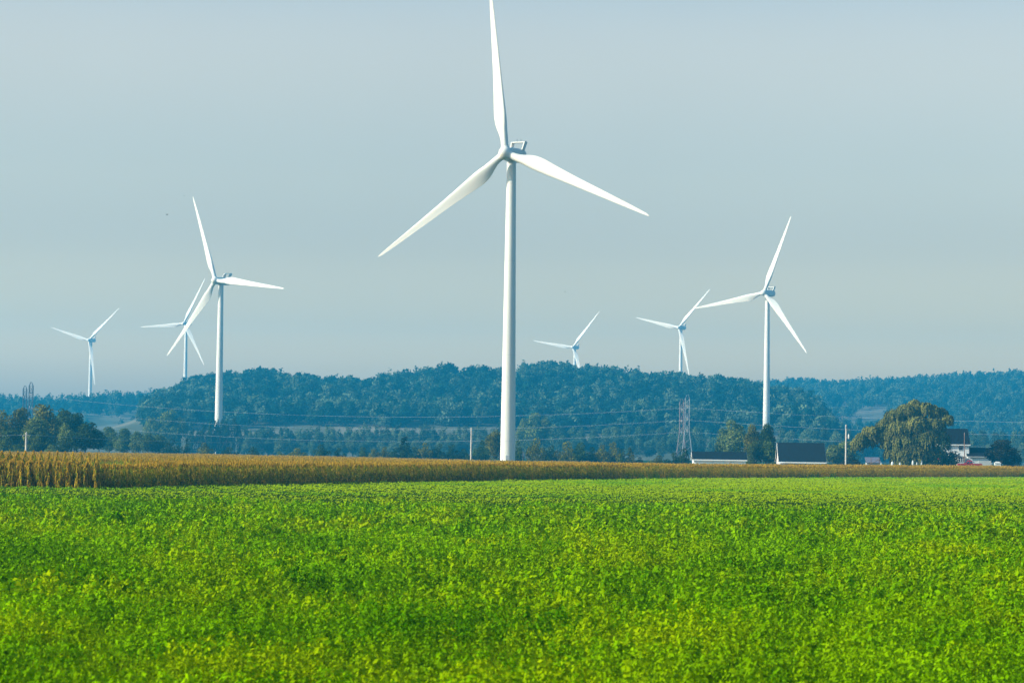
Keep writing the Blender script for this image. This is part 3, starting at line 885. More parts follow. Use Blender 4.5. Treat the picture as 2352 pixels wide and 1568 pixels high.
LINE = np.array([294.0, -150.0]); LINE /= np.linalg.norm(LINE); ARM = np.array([-LINE[1], LINE[0]])
def pylon(x, Y, ytop, mat, label, arms=True, zb=None):
    X = wx(x, Y, 10); zb = gz(X, Y) if zb is None else zb
    H = hz(x, ytop, Y) - zb
    t = thing('lattice_pylon', label, 'pylon', (X, Y, zb), 0, 'lattice power pylons')
    pylon_mesh(H, mat, 1.5 if mat is DSTEEL else 1.0).obj('lattice_frame', mat, t)
    for f in (.84, .66, .485):
        b = MB()
        for s in (-1, 1):
            b.tube([(-.9, s * 1.0, H * f), (0, s * 3.4, H * f + .15)], .08, 4, smooth=False); b.tube([(.9, s * 1.0, H * f), (0, s * 3.4, H * f + .15)], .08, 4, smooth=False)
            b.tube([(0, s * 1.0, H * f + 1.1), (0, s * 3.4, H * f + .15)], .06, 4, smooth=False)
        b.tube([(-.86, -.88, H * f), (.86, -.88, H * f)], .09, 4, smooth=False)
        a = b.obj('cross_arm', mat, t)
        for s in (-1, 1):
            i = MB(); i.tube([(0, s * 3.3, H * f + .1), (0, s * 3.3, H * f - 1.0)], .09, 6); i.obj('insulator', CHROME, a)
    return t, H


p1, H1 = pylon(1578, 1100, 906, STEEL, 'pale grey lattice pylon behind the left end of the white shed')
p2, H2 = pylon(1565, 1185, 915, RUSTY, 'faint reddish lattice pylon just left of and behind the pale grey one')
p3, H3 = pylon(69.5, 1250, 877, DSTEEL, 'taller of two dark lattice pylons above the left grove')
p4, H4 = pylon(55.5, 1330, 885, DSTEEL, 'shorter of two dark lattice pylons above the left grove')


def catenary(b, p, q, sag, r, n=28):
    p, q = np.array(p, float), np.array(q, float); t = np.linspace(0, 1, n)
    b.tube([p + (q - p) * k - np.array([0, 0, 4 * sag * k * (1 - k)]) for k in t], r, 5, cap=False)


lv = ('topmost', 'middle', 'lowest')
for j, f in enumerate((.84, .66, .485)):
    for s, sn in ((-1, 'nearer'), (1, 'farther')):
        P1 = np.array([*p1.location]); P3 = np.array([*p3.location]); off = np.array([ARM[0], ARM[1], 0]) * 3.3 * s
        a = P3 + off + np.array([0, 0, H3 * f - 1.0]); c = P1 + off + np.array([0, 0, H1 * f - 1.0])
        e = np.array([374 + off[0], 946 + off[1], c[2] + 1.0])
        b = MB(); catenary(b, a, c, 6.5, .015); catenary(b, c, e, 5.5, .015)
        b.obj('power_line', WIRE, label=f'{lv[j]} power wire on the {sn} side of the grey pylon, sagging across the hill foot', cat='power line', group='power lines between the pylons')


def utility_pole(x, ytop, Y, mat, label, r=.15, arm=False, lamp=False, lean=0.0):
    X = wx(x, Y, 3); zb = gz(X, Y); H = hz(x, ytop, Y) - zb
    t = thing('utility_pole', label, 'utility pole', (X, Y, zb))
    b = MB(); b.tube([(0, 0, -.3), (lean * H * .5, 0, H * .5), (lean * H, 0, H)], [r * 1.15, r, r * .8], 10); b.obj('pole', mat, t)
    if arm:
        b = MB()
        b.tube([(-.85, -.16, H - .85), (-.5, -.16, H - .55), (-.02, -.16, H - .45), (.45, -.16, H - .5), (.75, -.16, H - .8)], .05, 6)
        b.obj('cross_arm', mat, t)
    if lamp:
        b = MB(); b.tube([(0, 0, H - 2.45), (.55, 0, H - 2.1)], .04, 6); a = b.obj('bracket', STEEL, t)
        b = MB(); b.tube([(.62, 0, H - 3.3), (.62, 0, H - 3.1), (.62, 0, H - 2.4), (.62, 0, H - 2.1)], [.12, .24, .2, .06], 14); b.obj('transformer', STONE, t)
        b = MB(); b.tube([(0, 0, H - .9), (0, 0, H - .55), (0, 0, H - .35)], [.24, .25, .2], 12); b.obj('collar', STEEL, t)
    else:
        b = MB(); b.tube([(lean * H, 0, H - .02), (lean * H, 0, H + .12)], [.1, .05], 8); b.obj('cap', STONE if arm else STEEL, t)
    return t, X, H + zb


q1, X1, Z1 = utility_pole(60, 993, 596, WOODPALE, 'pale utility pole with short crossarm in front of the left grove', .24, arm=True)
q2, X2, Z2 = utility_pole(1082, 982, 720, WOODPALE, 'bare pale wooden pole standing just left of the tallest turbine tower', .22)
q3, X3, Z3 = utility_pole(1943, 975, 625, WOODPALE, 'pale utility pole with white transformer between the dark-roofed barn and the willow', .21, lamp=True)
q4, X4, Z4 = utility_pole(2215, 994, 620, WOODBROWN, 'thin brown pole in front of the white house beside the red pickup', .10)
b = MB(); catenary(b, (X1 - 60, 588, Z1 - .6), (X1, 595.7, Z1 - .5), .8, .022); catenary(b, (X1, 595.7, Z1 - .5), (X2, 720, Z2 - 1.2), 2.2, .022)
b.obj('utility_wire', WIRE, label='thin wire strung from the pale crossarm pole in front of the left grove', cat='wire')

# ================================================================= BUILDINGS
YB = 645.0
def zy(x, Y): return gz(wx(x, Y, 2), Y)


def gable(name, label, cat, xl, xr, Y, yeave, yridge, depth, wallmat, roofmat, over=.35, gablemat=None, trim=CLAP, rot=0.0, zb=None, th=.16):
    """ridge runs along X; front wall at distance Y between picture columns xl and xr"""
    xm = (xl + xr) / 2
    if zb is None: zb = zy(xm, Y)
    X0, X1_ = wx(xl, Y, 3), wx(xr, Y, 3); W = X1_ - X0; Xm = (X0 + X1_) / 2
    ze = hz(xm, yeave, Y) - zb; zr = hz(xm, yridge, Y + depth / 2) - zb
    t = thing(name, label, cat, (Xm, Y, zb), rot)
    hw = W / 2 - over
    b = MB()
    b.add([(-hw, 0, -.3), (hw, 0, -.3), (hw, 0, ze), (-hw, 0, ze)], [(0, 1, 2, 3)], 0)
    b.add([(-hw, depth, -.3), (hw, depth, -.3), (hw, depth, ze), (-hw, depth, ze)], [(3, 2, 1, 0)], 0)
    for sx in (-1, 1): b.add([(sx * hw, 0, -.3), (sx * hw, depth, -.3), (sx * hw, depth, ze), (sx * hw, depth / 2, zr - .12), (sx * hw, 0, ze)], [(0, 1, 2, 3, 4)], 1)
    b.obj('wall', [wallmat, gablemat or wallmat], t)
    r = MB(); sl = (zr - ze) / (depth / 2); oe = .35
    for s in (0, 1):
        ya = -oe if s == 0 else depth + oe; za = ze - sl * oe
        f = [(-W / 2, ya, za), (W / 2, ya, za), (W / 2, depth / 2, zr), (-W / 2, depth / 2, zr)]
        g = [(x, y, z + th) for x, y, z in f]
        r.add(f + g, [(0, 1, 2, 3), (7, 6, 5, 4), (0, 4, 5, 1), (1, 5, 6, 2), (2, 6, 7, 3), (3, 7, 4, 0)])
    ro = r.obj('roof', roofmat, t)
    f = MB(); f.box((-W / 2 + .02, -oe - .05, ze - sl * oe - .16), (W / 2 - .02, -oe - .01, ze - sl * oe + .10)); f.obj('fascia', trim, ro)
    for sx in (-1, 1):
        bb = MB(); x0 = sx * (W / 2 + .015)
        for (ya, za, yb_, zb_) in ((-oe, ze - sl * oe, depth / 2, zr), (depth + oe, ze - sl * oe, depth / 2, zr)):
            bb.add([(x0 - .02, ya, za - .16), (x0 + .02, ya, za - .16), (x0 + .02, yb_, zb_ - .16), (x0 - .02, yb_, zb_ - .16), (x0 - .02, ya, za + .1), (x0 + .02, ya, za + .1), (x0 + .02, yb_, zb_ + .12), (x0 - .02, yb_, zb_ + .12)],
                   [(0, 1, 2, 3), (7, 6, 5, 4), (0, 4, 5, 1), (1, 5, 6, 2), (2, 6, 7, 3), (3, 7, 4, 0)])
        bb.obj('barge_board', trim, ro)
    return t, W, ze, zr


def window(t, cx, cz, w, h, y=0.0, mat=GLASS):
    b = MB(); e = .09
    b.box((cx - w / 2 - e, y - .05, cz - h / 2 - e), (cx - w / 2, y + .02, cz + h / 2 + e)); b.box((cx + w / 2, y - .05, cz - h / 2 - e), (cx + w / 2 + e, y + .02, cz + h / 2 + e))
    b.box((cx - w / 2, y - .05, cz + h / 2), (cx + w / 2, y + .02, cz + h / 2 + e)); b.box((cx - w / 2, y - .07, cz - h / 2 - e), (cx + w / 2, y + .02, cz - h / 2))
    b.box((cx - w / 2, y - .035, cz - .025), (cx + w / 2, y - .015, cz + .025))
    f = b.obj('window', STONE, t)
    b = MB(); b.box((cx - w / 2, y - .012, cz - h / 2), (cx + w / 2, y + .01, cz + h / 2)); b.obj('pane', mat, f)


# long white shed
t, W, ze, zr = gable('white_shed', 'long low white shed with dark roof between the grey pylon and the bushy trees', 'shed', 1589.5, 1716.5, 612, 1054.5, 1038.5, 7.0, CLAP, ROOF, rot=rad(-1.5))
b = MB(); b.box((-W / 2 + .30, 1.6, -.2), (-W / 2 + .34, 4.6, 2.1)); b.obj('door', STONE, t)
for k in range(3):
    b = MB(); b.box((-W / 2 + .6 + .2 + k * 3.9, -.04, -.1), (-W / 2 + .6 + .3 + k * 3.9, -.005, ze - .3)); b.obj('trim_board', STONE, t)
# dark-roofed barn
t, W, ze, zr = gable('dark_barn', 'small barn with tall steep dark roof and pale gable, right of the bushy trees', 'barn', 1788, 1898, 612, 1058.5, 1018, 9.0, GREYW, ROOF2, gablemat=PINK, rot=rad(-1.0), over=.3)
b = MB(); b.box((1.0, -.05, -.2), (4.3, -.006, ze - .25)); d = b.obj('door', CLAP, t)
b = MB(); b.box((2.6, -.09, .4), (2.75, -.05, .95)); b.obj('handle', DARKMET, d)
b = MB(); b.add([(-W / 2 - .2, -1.6, 1.62), (-W / 2 + 1.1, -1.6, 1.78), (-W / 2 + 1.1, -.1, 1.78), (-W / 2 - .2, -.1, 1.62), (-W / 2 - .2, -1.6, 1.72), (-W / 2 + 1.1, -1.6, 1.88), (-W / 2 + 1.1, -.1, 1.88), (-W / 2 - .2, -.1, 1.72)],
               [(0, 1, 2, 3), (7, 6, 5, 4), (0, 4, 5, 1), (1, 5, 6, 2), (2, 6, 7, 3), (3, 7, 4, 0)]); b.obj('awning', CLAP, t)
# house
t, W, ze, zr = gable('white_house', 'two-storey white house with dark roof and low garage wing, right of the willow', 'house', 2156, 2228.5, YB, 1018, 985.5, 7.6, CLAP, ROOF, over=.28)
hx = lambda x: wx(x, YB, 3) - t.location.x
hzl = lambda y: hz(2200, y, YB) - t.location.z
window(t, hx(2206.8), hzl(1026.8), .95, 1.35)
window(t, hx(2180), hzl(1026.8), .95, 1.35)
b = MB(); b.tube([(hx(2224) - 2.2, 3.8, zr - .5), (hx(2224) - 2.2, 3.8, zr + .02)], .01, 4)
# bay front on the ground floor
b = MB(); xa, xb = hx(2199), hx(2214.5); z1 = hzl(1048)
b.box((xa, -1.2, -.2), (xb, -.002, z1)); bay = b.obj('bay', CLAP, t)
b = MB(); b.add([(xa - 1.9, -1.4, z1 + .02), (xb + .15, -1.4, z1 + .02), (xb + .15, -.03, z1 + .05), (xa - 1.9, -.03, z1 + 1.0)], [(0, 1, 2, 3)]); b.add([(xa - 1.9, -1.4, z1 - .1), (xb + .15, -1.4, z1 - .1), (xb + .15, -1.4, z1 + .02), (xa - 1.9, -1.4, z1 + .02)], [(0, 1, 2, 3)]); b.obj('porch_roof', GREYW, t)
for k in range(3): window(t, xa + .32 + k * .52, hzl(1054.5), .34, 1.15, y=-1.2)
# garage wing
xa, xb = hx(2226.5), hx(2279); zr2, zm, ze2 = hzl(1028.5), hzl(1037), hzl(1047.5)
b = MB(); b.box((xa, .7, -.2), (xb - .3, 5.8, ze2)); b.box((xa - .5, -.8, -.2), (xb - .35, .7, ze2 - .05)); wg = b.obj('garage_wing', CLAP, t)
b = MB()
for (ya, za, yb_, zb_, x0, x1) in ((-1.15, ze2, 1.2, zm, xa - .72, xb), (1.2, zm + .02, 3.2, zr2, xa + .02, xb - .1), (3.2, zr2, 6.1, ze2, xa + .02, xb - .1)):
    f = [(x0, ya, za), (x1, ya, za), (x1, yb_, zb_), (x0, yb_, zb_)]; g = [(x, y, z + .14) for x, y, z in f]
    b.add(f + g, [(0, 1, 2, 3), (7, 6, 5, 4), (0, 4, 5, 1), (1, 5, 6, 2), (2, 6, 7, 3), (3, 7, 4, 0)])
b.obj('garage_roof', ROOF, t)
b = MB(); b.box((xa - .7, -1.2, ze2 - .16), (xb, -1.16, ze2 + .02)); b.obj('fascia', STONE, t)
b = MB(); b.box((hx(2247), -.85, -.2), (hx(2276), -.806, hzl(1055))); gd = b.obj('garage_door', STONE, t)
b = MB(); b.box((hx(2260), -.9, .3), (hx(2263), -.852, .38)); b.obj('handle', DARKMET, gd)

# grey low lean-to roof with brown stair rail left of the willow trunk
P = at(2005, 1056, 660); ZY = zy(2005, 660)
t = thing('grey_lean_to', 'low pale grey lean-to roof seen under the left branches of the willow', 'lean-to', (P[0], 660, ZY))
zt = hz(2005, 1050.5, 660) - ZY
b = MB(); b.box((-1.5, 0, -.2), (1.7, 2.4, zt - 1.2)); b.obj('wall', GREYW, t)
b = MB(); f = [(-1.7, -.3, zt - 1.3), (1.9, -.3, zt - 1.3), (1.9, 2.6, zt), (-1.7, 2.6, zt)]; g = [(x, y, z + .1) for x, y, z in f]
b.add(f + g, [(0, 1, 2, 3), (7, 6, 5, 4), (0, 4, 5, 1), (1, 5, 6, 2), (2, 6, 7, 3), (3, 7, 4, 0)]); b.obj('roof', GRAVEL, t)
P = at(2005, 1060, 650)
t = thing('stair_rail', 'brown wooden stair rail with two posts in front of the grey lean-to', 'railing', (wx(2006, 650, 2), 650, ZY))
zl = lambda y: hz(2006, y, 650) - ZY
for x, y in ((-.55, 1053), (1.45, 1050.5)):
    b = MB(); b.box((x - .08, -.08, -.2), (x + .08, .08, zl(y))); b.obj('post', WOODBROWN, t)
b = MB(); b.tube([(-.6, -.1, zl(1064)), (1.45, -.1, zl(1054))], .07, 6); b.obj('rail', WOODBROWN, t)

# red pickup
def pickup(x0, x1, Y, ytop):
    X0, X1_ = wx(x0, Y, 1.5), wx(x1, Y, 1.5); L = X1_ - X0; Z = zy(x0, Y) - .02
    H = hz((x0 + x1) / 2, ytop, Y) - Z
    t = thing('pickup_truck', 'red pickup truck parked in front of the white house, half hidden by corn', 'pickup truck', ((X0 + X1_) / 2, Y, Z))
    hw = .95
    def slab(prof, hw0, hw1=None):
        hw1 = hw1 or hw0
        zmin, zmax = min(p[1] for p in prof), max(p[1] for p in prof)
        wd = lambda z: hw0 + (hw1 - hw0) * (z - zmin) / (zmax - zmin)
        b = MB(); n = len(prof)
        b.add([(x, -wd(z), z) for x, z in prof] + [(x, wd(z), z) for x, z in prof], [tuple(range(n)), tuple(range(n, 2 * n))[::-1]] + [(i, n + i, n + (i + 1) % n, (i + 1) % n) for i in range(n)])
        return b
    l = L / 2
    body = slab([(-l, .45), (-l, .95), (-l + .1, 1.08), (-l * .42, 1.16), (-l * .38, 1.2), (l * .22, 1.2), (l * .22, 1.16), (l - .05, 1.14), (l, 1.05), (l, .5), (l * .75, .42), (-l * .8, .42)], hw)
    bo = body.obj('body', RED, t)
    cab = slab([(-l * .38, 1.19), (-l * .16, H - .08), (-l * .08, H), (l * .12, H), (l * .19, H - .1), (l * .23, 1.19)], hw - .03, hw - .2); co = cab.obj('cab', RED, t)
    for a, c in (((-l * .29, 1.25, -l * .13, H - .14), (-l * .06, 1.25, -l * .06, H - .14)), ((-l * .02, 1.25, -l * .02, H - .14), (l * .18, 1.25, l * .15, H - .14))):
        w_ = MB(); yy = -(hw - .03 - .17 * .5) - .02
        w_.add([(a[0], yy - .08, a[1]), (c[0], yy - .08, c[1]), (c[2], yy + .08, c[3]), (a[2], yy + .08, a[3])], [(0, 1, 2, 3)]); w_.obj('side_window', GLASS, co)
    w_ = MB(); w_.add([(-l * .37, -.75, 1.24), (-l * .37, .75, 1.24), (-l * .19, .68, H - .14), (-l * .19, -.68, H - .14)], [(0, 1, 2, 3)]); w_.obj('windscreen', GLASS, co)
    b = MB(); b.box((l * .30, -hw + .1, 1.10), (l - .12, hw - .1, 1.17)); b.obj('bed', DARKMET, t)
    for sx in (-.62, .62):
        for sy in (-1, 1):
            w_ = MB(); w_.tube([(sx * l, sy * (hw - .22), .38), (sx * l, sy * (hw + .01), .38)], .38, 20); wo_ = w_.obj('wheel', RUBBER, t)
            r_ = MB(); r_.tube([(sx * l, sy * (hw + .012), .38), (sx * l, sy * (hw + .03), .38)], .22, 14); r_.obj('rim', CHROME, wo_)
    for sy in (-1, 1):
        h_ = MB(); h_.box((-l - .02, sy * .72 - .16, .78), (-l + .02, sy * .72 + .16, .95)); h_.obj('headlight', STONE, t)
        h_ = MB(); h_.box((l - .02, sy * .82 - .09, .75), (l + .02, sy * .82 + .09, 1.0)); h_.obj('tail_light', PETAL, t)
    b = MB(); b.box((-l - .08, -.9, .45), (-l - .005, .9, .62)); b.obj('bumper', CHROME, t)
    b = MB(); b.box((-l * .30, -hw - .17, 1.22), (-l * .26, -hw + .02, 1.38)); b.obj('mirror', DARKMET, t)


pickup(2198.5, 2254.5, 616, 1056.5)


def marker(x, ytop, wpx, Y, label, name='garden_stone', flowers=False):
    X = wx(x, Y, 2); ZY = zy(x, Y); H = hz(x, ytop, Y) - ZY; w_ = wpx / F * Y / 2 * .8
    b = MB(); rng = R_(int(x)); n = 10
    rings = []
    for z, q in ((-.2, 1), (H * .5, .95), (H * .75, 1.0), (H * .9, .72), (H, .25)):
        rings.append([(w_ * q * math.cos(2 * math.pi * k / n) * (1 + .12 * rng.normal()), w_ * .6 * q * math.sin(2 * math.pi * k / n), z) for k in range(n)])
    b.loft(rings)
    if not flowers:
        b.obj(name, STONE, None, loc=(X, Y, ZY), label=label, cat='garden stone', group='white garden stones under the willow')
    else:
        t = thing('flower_urn', label, 'urn', (X, Y, ZY)); b.obj('urn', STONE, t)
        V, rr = lobes_leaves(np.array([(0, 0, H + .1), (.25, 0, H), (-.25, 0, H - .05)]), np.array([.3, .25, .25]), 160, .09, R_(8))
        add_obj('flowers', np_mesh('flowers', V, quad_idx(len(rr)), [PETAL], attrs={'leafrand': rr}), t)


marker(2024, 1061.5, 4, 622, 'short white stone beside the stair rail at the willow edge, leftmost of the white stones')
marker(2050, 1059, 9, 622, 'widest white stone, at the left foot of the willow')
marker(2067.5, 1061, 6, 622, 'low rounded white stone under the willow, right of the widest one')
marker(2097, 1056.5, 6, 622, 'tall bright white stone under the middle of the willow crown')
marker(2106, 1061, 4.5, 622, 'short white stone touching the right side of the tall bright one')
marker(2117, 1056, 4.5, 622, 'slim white stone under the willow right of its middle')
marker(2145.5, 1057, 4, 622, 'slim pointed white stone near the dark bush by the house')
marker(2158.5, 1053, 8, 622, 'white garden urn holding small red flowers before the dark bush', flowers=True)
ZY = zy(2292, 624)
t = thing('white_kennel', 'small white box-like kennel in front of the ragged dark tree at the right', 'kennel', (wx(2292.5, 624, 2), 624, ZY))
zt = hz(2292, 1059.5, 624) - ZY
b = MB(); b.box((-.7, 0, -.1), (.7, 1.2, zt - .35)); b.obj('wall', STONE, t)
b = MB(); b.add([(-.8, -.1, zt - .36), (.8, -.1, zt - .36), (.8, 1.3, zt - .36), (-.8, 1.3, zt - .36), (-.35, .6, zt), (.4, .6, zt - .04)], [(3, 2, 1, 0), (0, 1, 5, 4), (2, 3, 4, 5), (1, 2, 5), (3, 0, 4)]); b.obj('roof', STONE, t)

# birds
def bird(x, y, Y, span, label, rz=0.4):
    p = at(x, y, Y); t = thing('bird', label, 'bird', p, rz, 'birds in flight')
    b = MB(); prof = [(-.32, .01), (-.22, .05), (-.05, .085), (.12, .075), (.24, .05), (.30, .055), (.36, .035), (.42, .008)]
    b.loft([[(q * span * r_ * 0 + x_ * span, r_ * span * math.cos(2 * math.pi * k / 8), r_ * span * .9 * math.sin(2 * math.pi * k / 8)) for k in range(8)] for x_, r_ in prof for q in (1,)]); b.obj('body', BIRD, t)
    for s in (-1, 1):
        w_ = MB(); v = [(.14, .05, .03), (-.10, .05, .03), (.16, .26, .16), (-.10, .26, .15), (.04, .52, .12), (-.08, .50, .11)]
        v = [(a * span, s * c * span, d * span) for a, c, d in v]; v2 = [(a, c, d - .012 * span) for a, c, d in v]
        w_.add(v + v2, [(0, 1, 3, 2), (2, 3, 5, 4), (6, 8, 9, 7), (8, 10, 11, 9), (0, 2, 8, 6), (2, 4, 10, 8), (1, 7, 9, 3), (3, 9, 11, 5), (4, 5, 11, 10), (0, 6, 7, 1)]); w_.obj('wing', BIRD, t)


bird(383.5, 493, 380, .62, 'dark bird flying left of the left turbine, largest of the birds', 1.2)
bird(1298, 670, 600, .5, 'tiny dark bird in the empty sky right of the tallest tower', .3)
bird(423, 449.5, 700, .5, 'faint tiny bird beside the blade tip of the left turbine', .8)

# ================================================================= TREES NEAR AND MIDWAY
G1 = 'trees of the left grove'
for a in ((0, 943, 46, 655, 'broad', LEAF_AUTUMN, 'olive tree cut off by the picture edge at the left of the grove'),
          (47, 938, 56, 660, 'broad', LEAF_AUTUMN, 'yellow-tipped rounded tree directly below the two dark pylons'),
          (101, 929, 62, 650, 'broad', LEAF_AUTUMN, 'tallest tree of the left grove, with lit top right of the pylons'),
          (146, 941, 58, 668, 'broad', LEAF_MID, 'soft olive crown right of the tallest grove tree'),
          (176, 950, 50, 672, 'broad', LEAF_DARK, 'dark shoulder crown at the upper right of the left grove'),
          (90, 958, 62, 636, 'broad', LEAF_PALE, 'pale olive crown in front of the tallest grove tree'),
          (152, 972, 46, 634, 'broad', LEAF_PALE, 'pale twiggy tree in the middle front of the left grove'),
          (198, 971, 68, 630, 'broad', LEAF_DARK, 'big dark tree with yellowish lit top at the right end of the left grove'),
          (22, 986, 58, 628, 'broad', LEAF_MID, 'rounded mid-green tree left of the crossarm pole'),
          (92, 997, 42, 622, 'broad', LEAF_MID, 'low green tree just right of the crossarm pole')):
    tree(*a, group=G1)
tree(62, 978, 44, 640, 'broad', LEAF_DARK, 'dark crown behind the crossarm pole in the left grove', group=G1)
tree(138, 1016, 46, 620, 'bush', LEAF_DARK, 'dark bush at the foot of the left grove', group=G1, cat='bush')
tree(118, 1022, 40, 618, 'bush', LEAF_PALE, 'pale bush right of the crossarm pole foot', group=G1, cat='bush')
tree(40, 1020, 50, 618, 'bush', LEAF_MID, 'green bush left of the crossarm pole foot', group=G1, cat='bush')
G2 = 'trees right of the left grove'
for a in ((228, 986, 36, 850, 'broad', LEAF_MID, 'small crown touching the dark right end of the left grove'),
          (252, 981, 36, 860, 'broad', LEAF_MID, 'tallest crown of the row right of the left grove'),
          (287, 984, 42, 855, 'broad', LEAF_MID, 'broad green crown above the bare pale trunk'),
          (318, 991, 36, 850, 'broad', LEAF_PALE, 'pale crown right of the bare pale trunk'),
          (341, 996, 36, 845, 'broad', LEAF_MID, 'fourth crown along the row right of the left grove'),
          (366, 999, 36, 850, 'broad', LEAF_MID, 'crown below the tall pale willows left of the hill'),
          (393, 1008, 44, 835, 'bush', LEAF_DARK, 'dark rounded bush ending the row right of the left grove')):
    tree(*a, group=G2)
tree(276, 1006, 26, 830, 'broad', LEAF_PALE, 'slim tree with bare pale trunk above the corn corner', pale=True, group=G2)
tree(430, 1008, 20, 850, 'cone', LEAF_DARK, 'dark conical tree left of the clump of dark poplars')
G3 = 'bushes behind the corn'
for x, y, w_, kd, mt, lb in ((469, 1017, 38, 'bush', LEAF_OLIVE, 'olive bush left of the hidden turbine foot'),
                             (528, 1027, 36, 'bush', LEAF_BUSH, 'low dark bush just right of the hidden turbine foot'),
                             (582, 1027, 34, 'bush', LEAF_BUSH, 'dark bush midway between hidden turbine foot and first olive bush'),
                             (643, 1036, 24, 'bush', LEAF_PALE, 'lowest small pale bush peeping over the corn'),
                             (684, 1029, 42, 'bush', LEAF_OLIVE, 'wide olive bush over the corn left of the dark peaked bush'),
                             (738, 1021, 40, 'bush', LEAF_BUSH, 'dark peaked bush above the brown corn, alone'),
                             (779, 1029, 26, 'bush', LEAF_BUSH, 'small dark bush right of the peaked one'),
                             (834, 1027, 28, 'bush', LEAF_BUSH, 'rounded green bush starting the longer hedge'),
                             (860, 1031, 30, 'bush', LEAF_OLIVE, 'olive bush second along the longer hedge'),
                             (884, 1026, 30, 'bush', LEAF_OLIVE, 'yellowish bush left of the tall conical tree'),
                             (977, 1017, 38, 'bush', LEAF_OLIVE, 'rounded olive bush right of the tall conical tree'),
                             (1008, 1020, 36, 'bush', LEAF_BUSH, 'dark ragged bush third left of the bare pole'),
                             (1038, 1022, 36, 'bush', LEAF_BUSH, 'green bush second left of the bare pole'),
                             (1066, 1031, 28, 'bush', LEAF_BUSH, 'small dark bush touching the bare pole'),
                             (1108, 1012, 34, 'bush', LEAF_BUSH, 'green bush just right of the bare pole')):
    tree(x, y, w_, 765, kd, mt, lb, group=G3, cat='bush')
tree(930, 1003, 42, 765, 'cone', LEAF_BUSH, 'tall dark conical tree standing out of the hedge left of the bare pole')
tree(908, 1029, 24, 760, 'bush', LEAF_BUSH, 'little dark bush at the left foot of the conical tree', group=G3, cat='bush')
tree(953, 1026, 26, 760, 'bush', LEAF_BUSH, 'little dark bush at the right foot of the conical tree', group=G3, cat='bush')
tree(1137, 989, 52, 775, 'broad', LEAF_OLIVE, 'big dark leaning tree touching the left side of the tallest tower')
for x, y, w_, kd, mt, lb in ((1190, 1012, 28, 'bush', LEAF_BUSH, 'dark bush hugging the right side of the tallest tower'),
                             (1233, 1007, 46, 'bush', LEAF_OLIVE, 'rounded bronze-topped bush below the big pale tree'),
                             (1266, 1024, 34, 'bush', LEAF_BUSH, 'lower green bush right of the bronze-topped one'),
                             (1302, 1015, 46, 'bush', LEAF_OLIVE, 'broad olive bush in the middle of the right hedge'),
                             (1334, 1017, 42, 'bush', LEAF_BUSH, 'dark broad bush right of the broad olive one'),
                             (1361, 1027, 32, 'bush', LEAF_BUSH, 'low green bush in a dip of the right hedge'),
                             (1384, 1021, 34, 'bush', LEAF_OLIVE, 'olive bush on the right slope of the hedge'),
                             (1408, 1016, 38, 'bush', LEAF_OLIVE, 'last tall rounded bush of the right hedge'),
                             (1428, 1031, 28, 'bush', LEAF_BUSH, 'small dark bush after the last tall rounded one'),
                             (1448, 1028, 26, 'cone', LEAF_OLIVE, 'pointed olive bush ending the right hedge'),
                             (1470, 1049, 22, 'bush', LEAF_BUSH, 'tiny bush beyond the pointed end of the hedge'),
                             (1515, 1046, 40, 'bush', LEAF_OLIVE, 'flat wide bush left of the grey pylon'),
                             (1549, 1040, 32, 'bush', LEAF_BUSH, 'rounded green bush at the left foot of the grey pylon'),
                             (1572, 1030, 32, 'bush', LEAF_BUSH, 'tallest bush in front of the grey pylon')):
    tree(x, y, w_, 755 if x < 1480 else 690, kd, mt, lb, group=G3, cat='bush')
# around the farm buildings
tree(1688, 966, 56, 800, 'broad', LEAF_PALE, 'tall pale yellowish tree above the right half of the white shed')
tree(1664, 985, 40, 815, 'broad', LEAF_PALE, 'paler lower tree left of the tall yellowish one over the shed')
tree(1652, 1022, 44, 700, 'bush', LEAF_DARK, 'dark bush just above the middle of the white shed roof', cat='bush')
tree(1693, 1024, 44, 690, 'bush', LEAF_DARK, 'dark bush above the right part of the white shed roof', cat='bush')
tree(1728, 976, 36, 680, 'broad', LEAF_AUTUMN, 'yellow-topped left crown of the pair before the right turbine tower')
tree(1760, 975, 38, 675, 'broad', LEAF_DARK, 'dark right crown of the pair before the right turbine tower')
tree(1733, 1012, 42, 655, 'broad', LEAF_MID, 'leafy lower tree right of the white shed end')
tree(1765, 1012, 42, 655, 'broad', LEAF_MID, 'leafy lower tree left of the dark barn gable')
tree(1718, 1048, 24, 640, 'bush', LEAF_PALE, 'small yellow-green bush at the right corner of the white shed', cat='bush')
tree(1785, 1040, 26, 690, 'bush', LEAF_MID, 'bush half hidden behind the dark barn gable', cat='bush')
tree(1918, 1022, 52, 780, 'broad', LEAF_PALE, 'pale green tree right of the dark barn roof')
tree(1938, 1014, 58, 790, 'broad', LEAF_PALE, 'pale green rounded tree behind the transformer pole')
tree(1955, 1046, 46, 640, 'bush', LEAF_BRONZE, 'clipped dark rounded bush right of the transformer pole', cat='bush')
tree(1924, 1060, 16, 632, 'bush', LEAF_BRONZE, 'tiny dark bush left of the transformer pole', cat='bush')
tree(2172, 1014, 50, 622, 'bush', LEAF_DARK, 'dark bushy tree between the willow and the white house')
tree(2188, 1040, 30, 640, 'bush', LEAF_DARK, 'lower dark bush against the house behind the pickup', cat='bush')
tree(2300, 1010, 66, 630, 'broad', LEAF_BRONZE, 'ragged dark bronze tree right of the garage')
tree(2325, 1030, 40, 634, 'bush', LEAF_BRONZE, 'lower ragged bronze shrub at the far right of the yard', cat='bush')


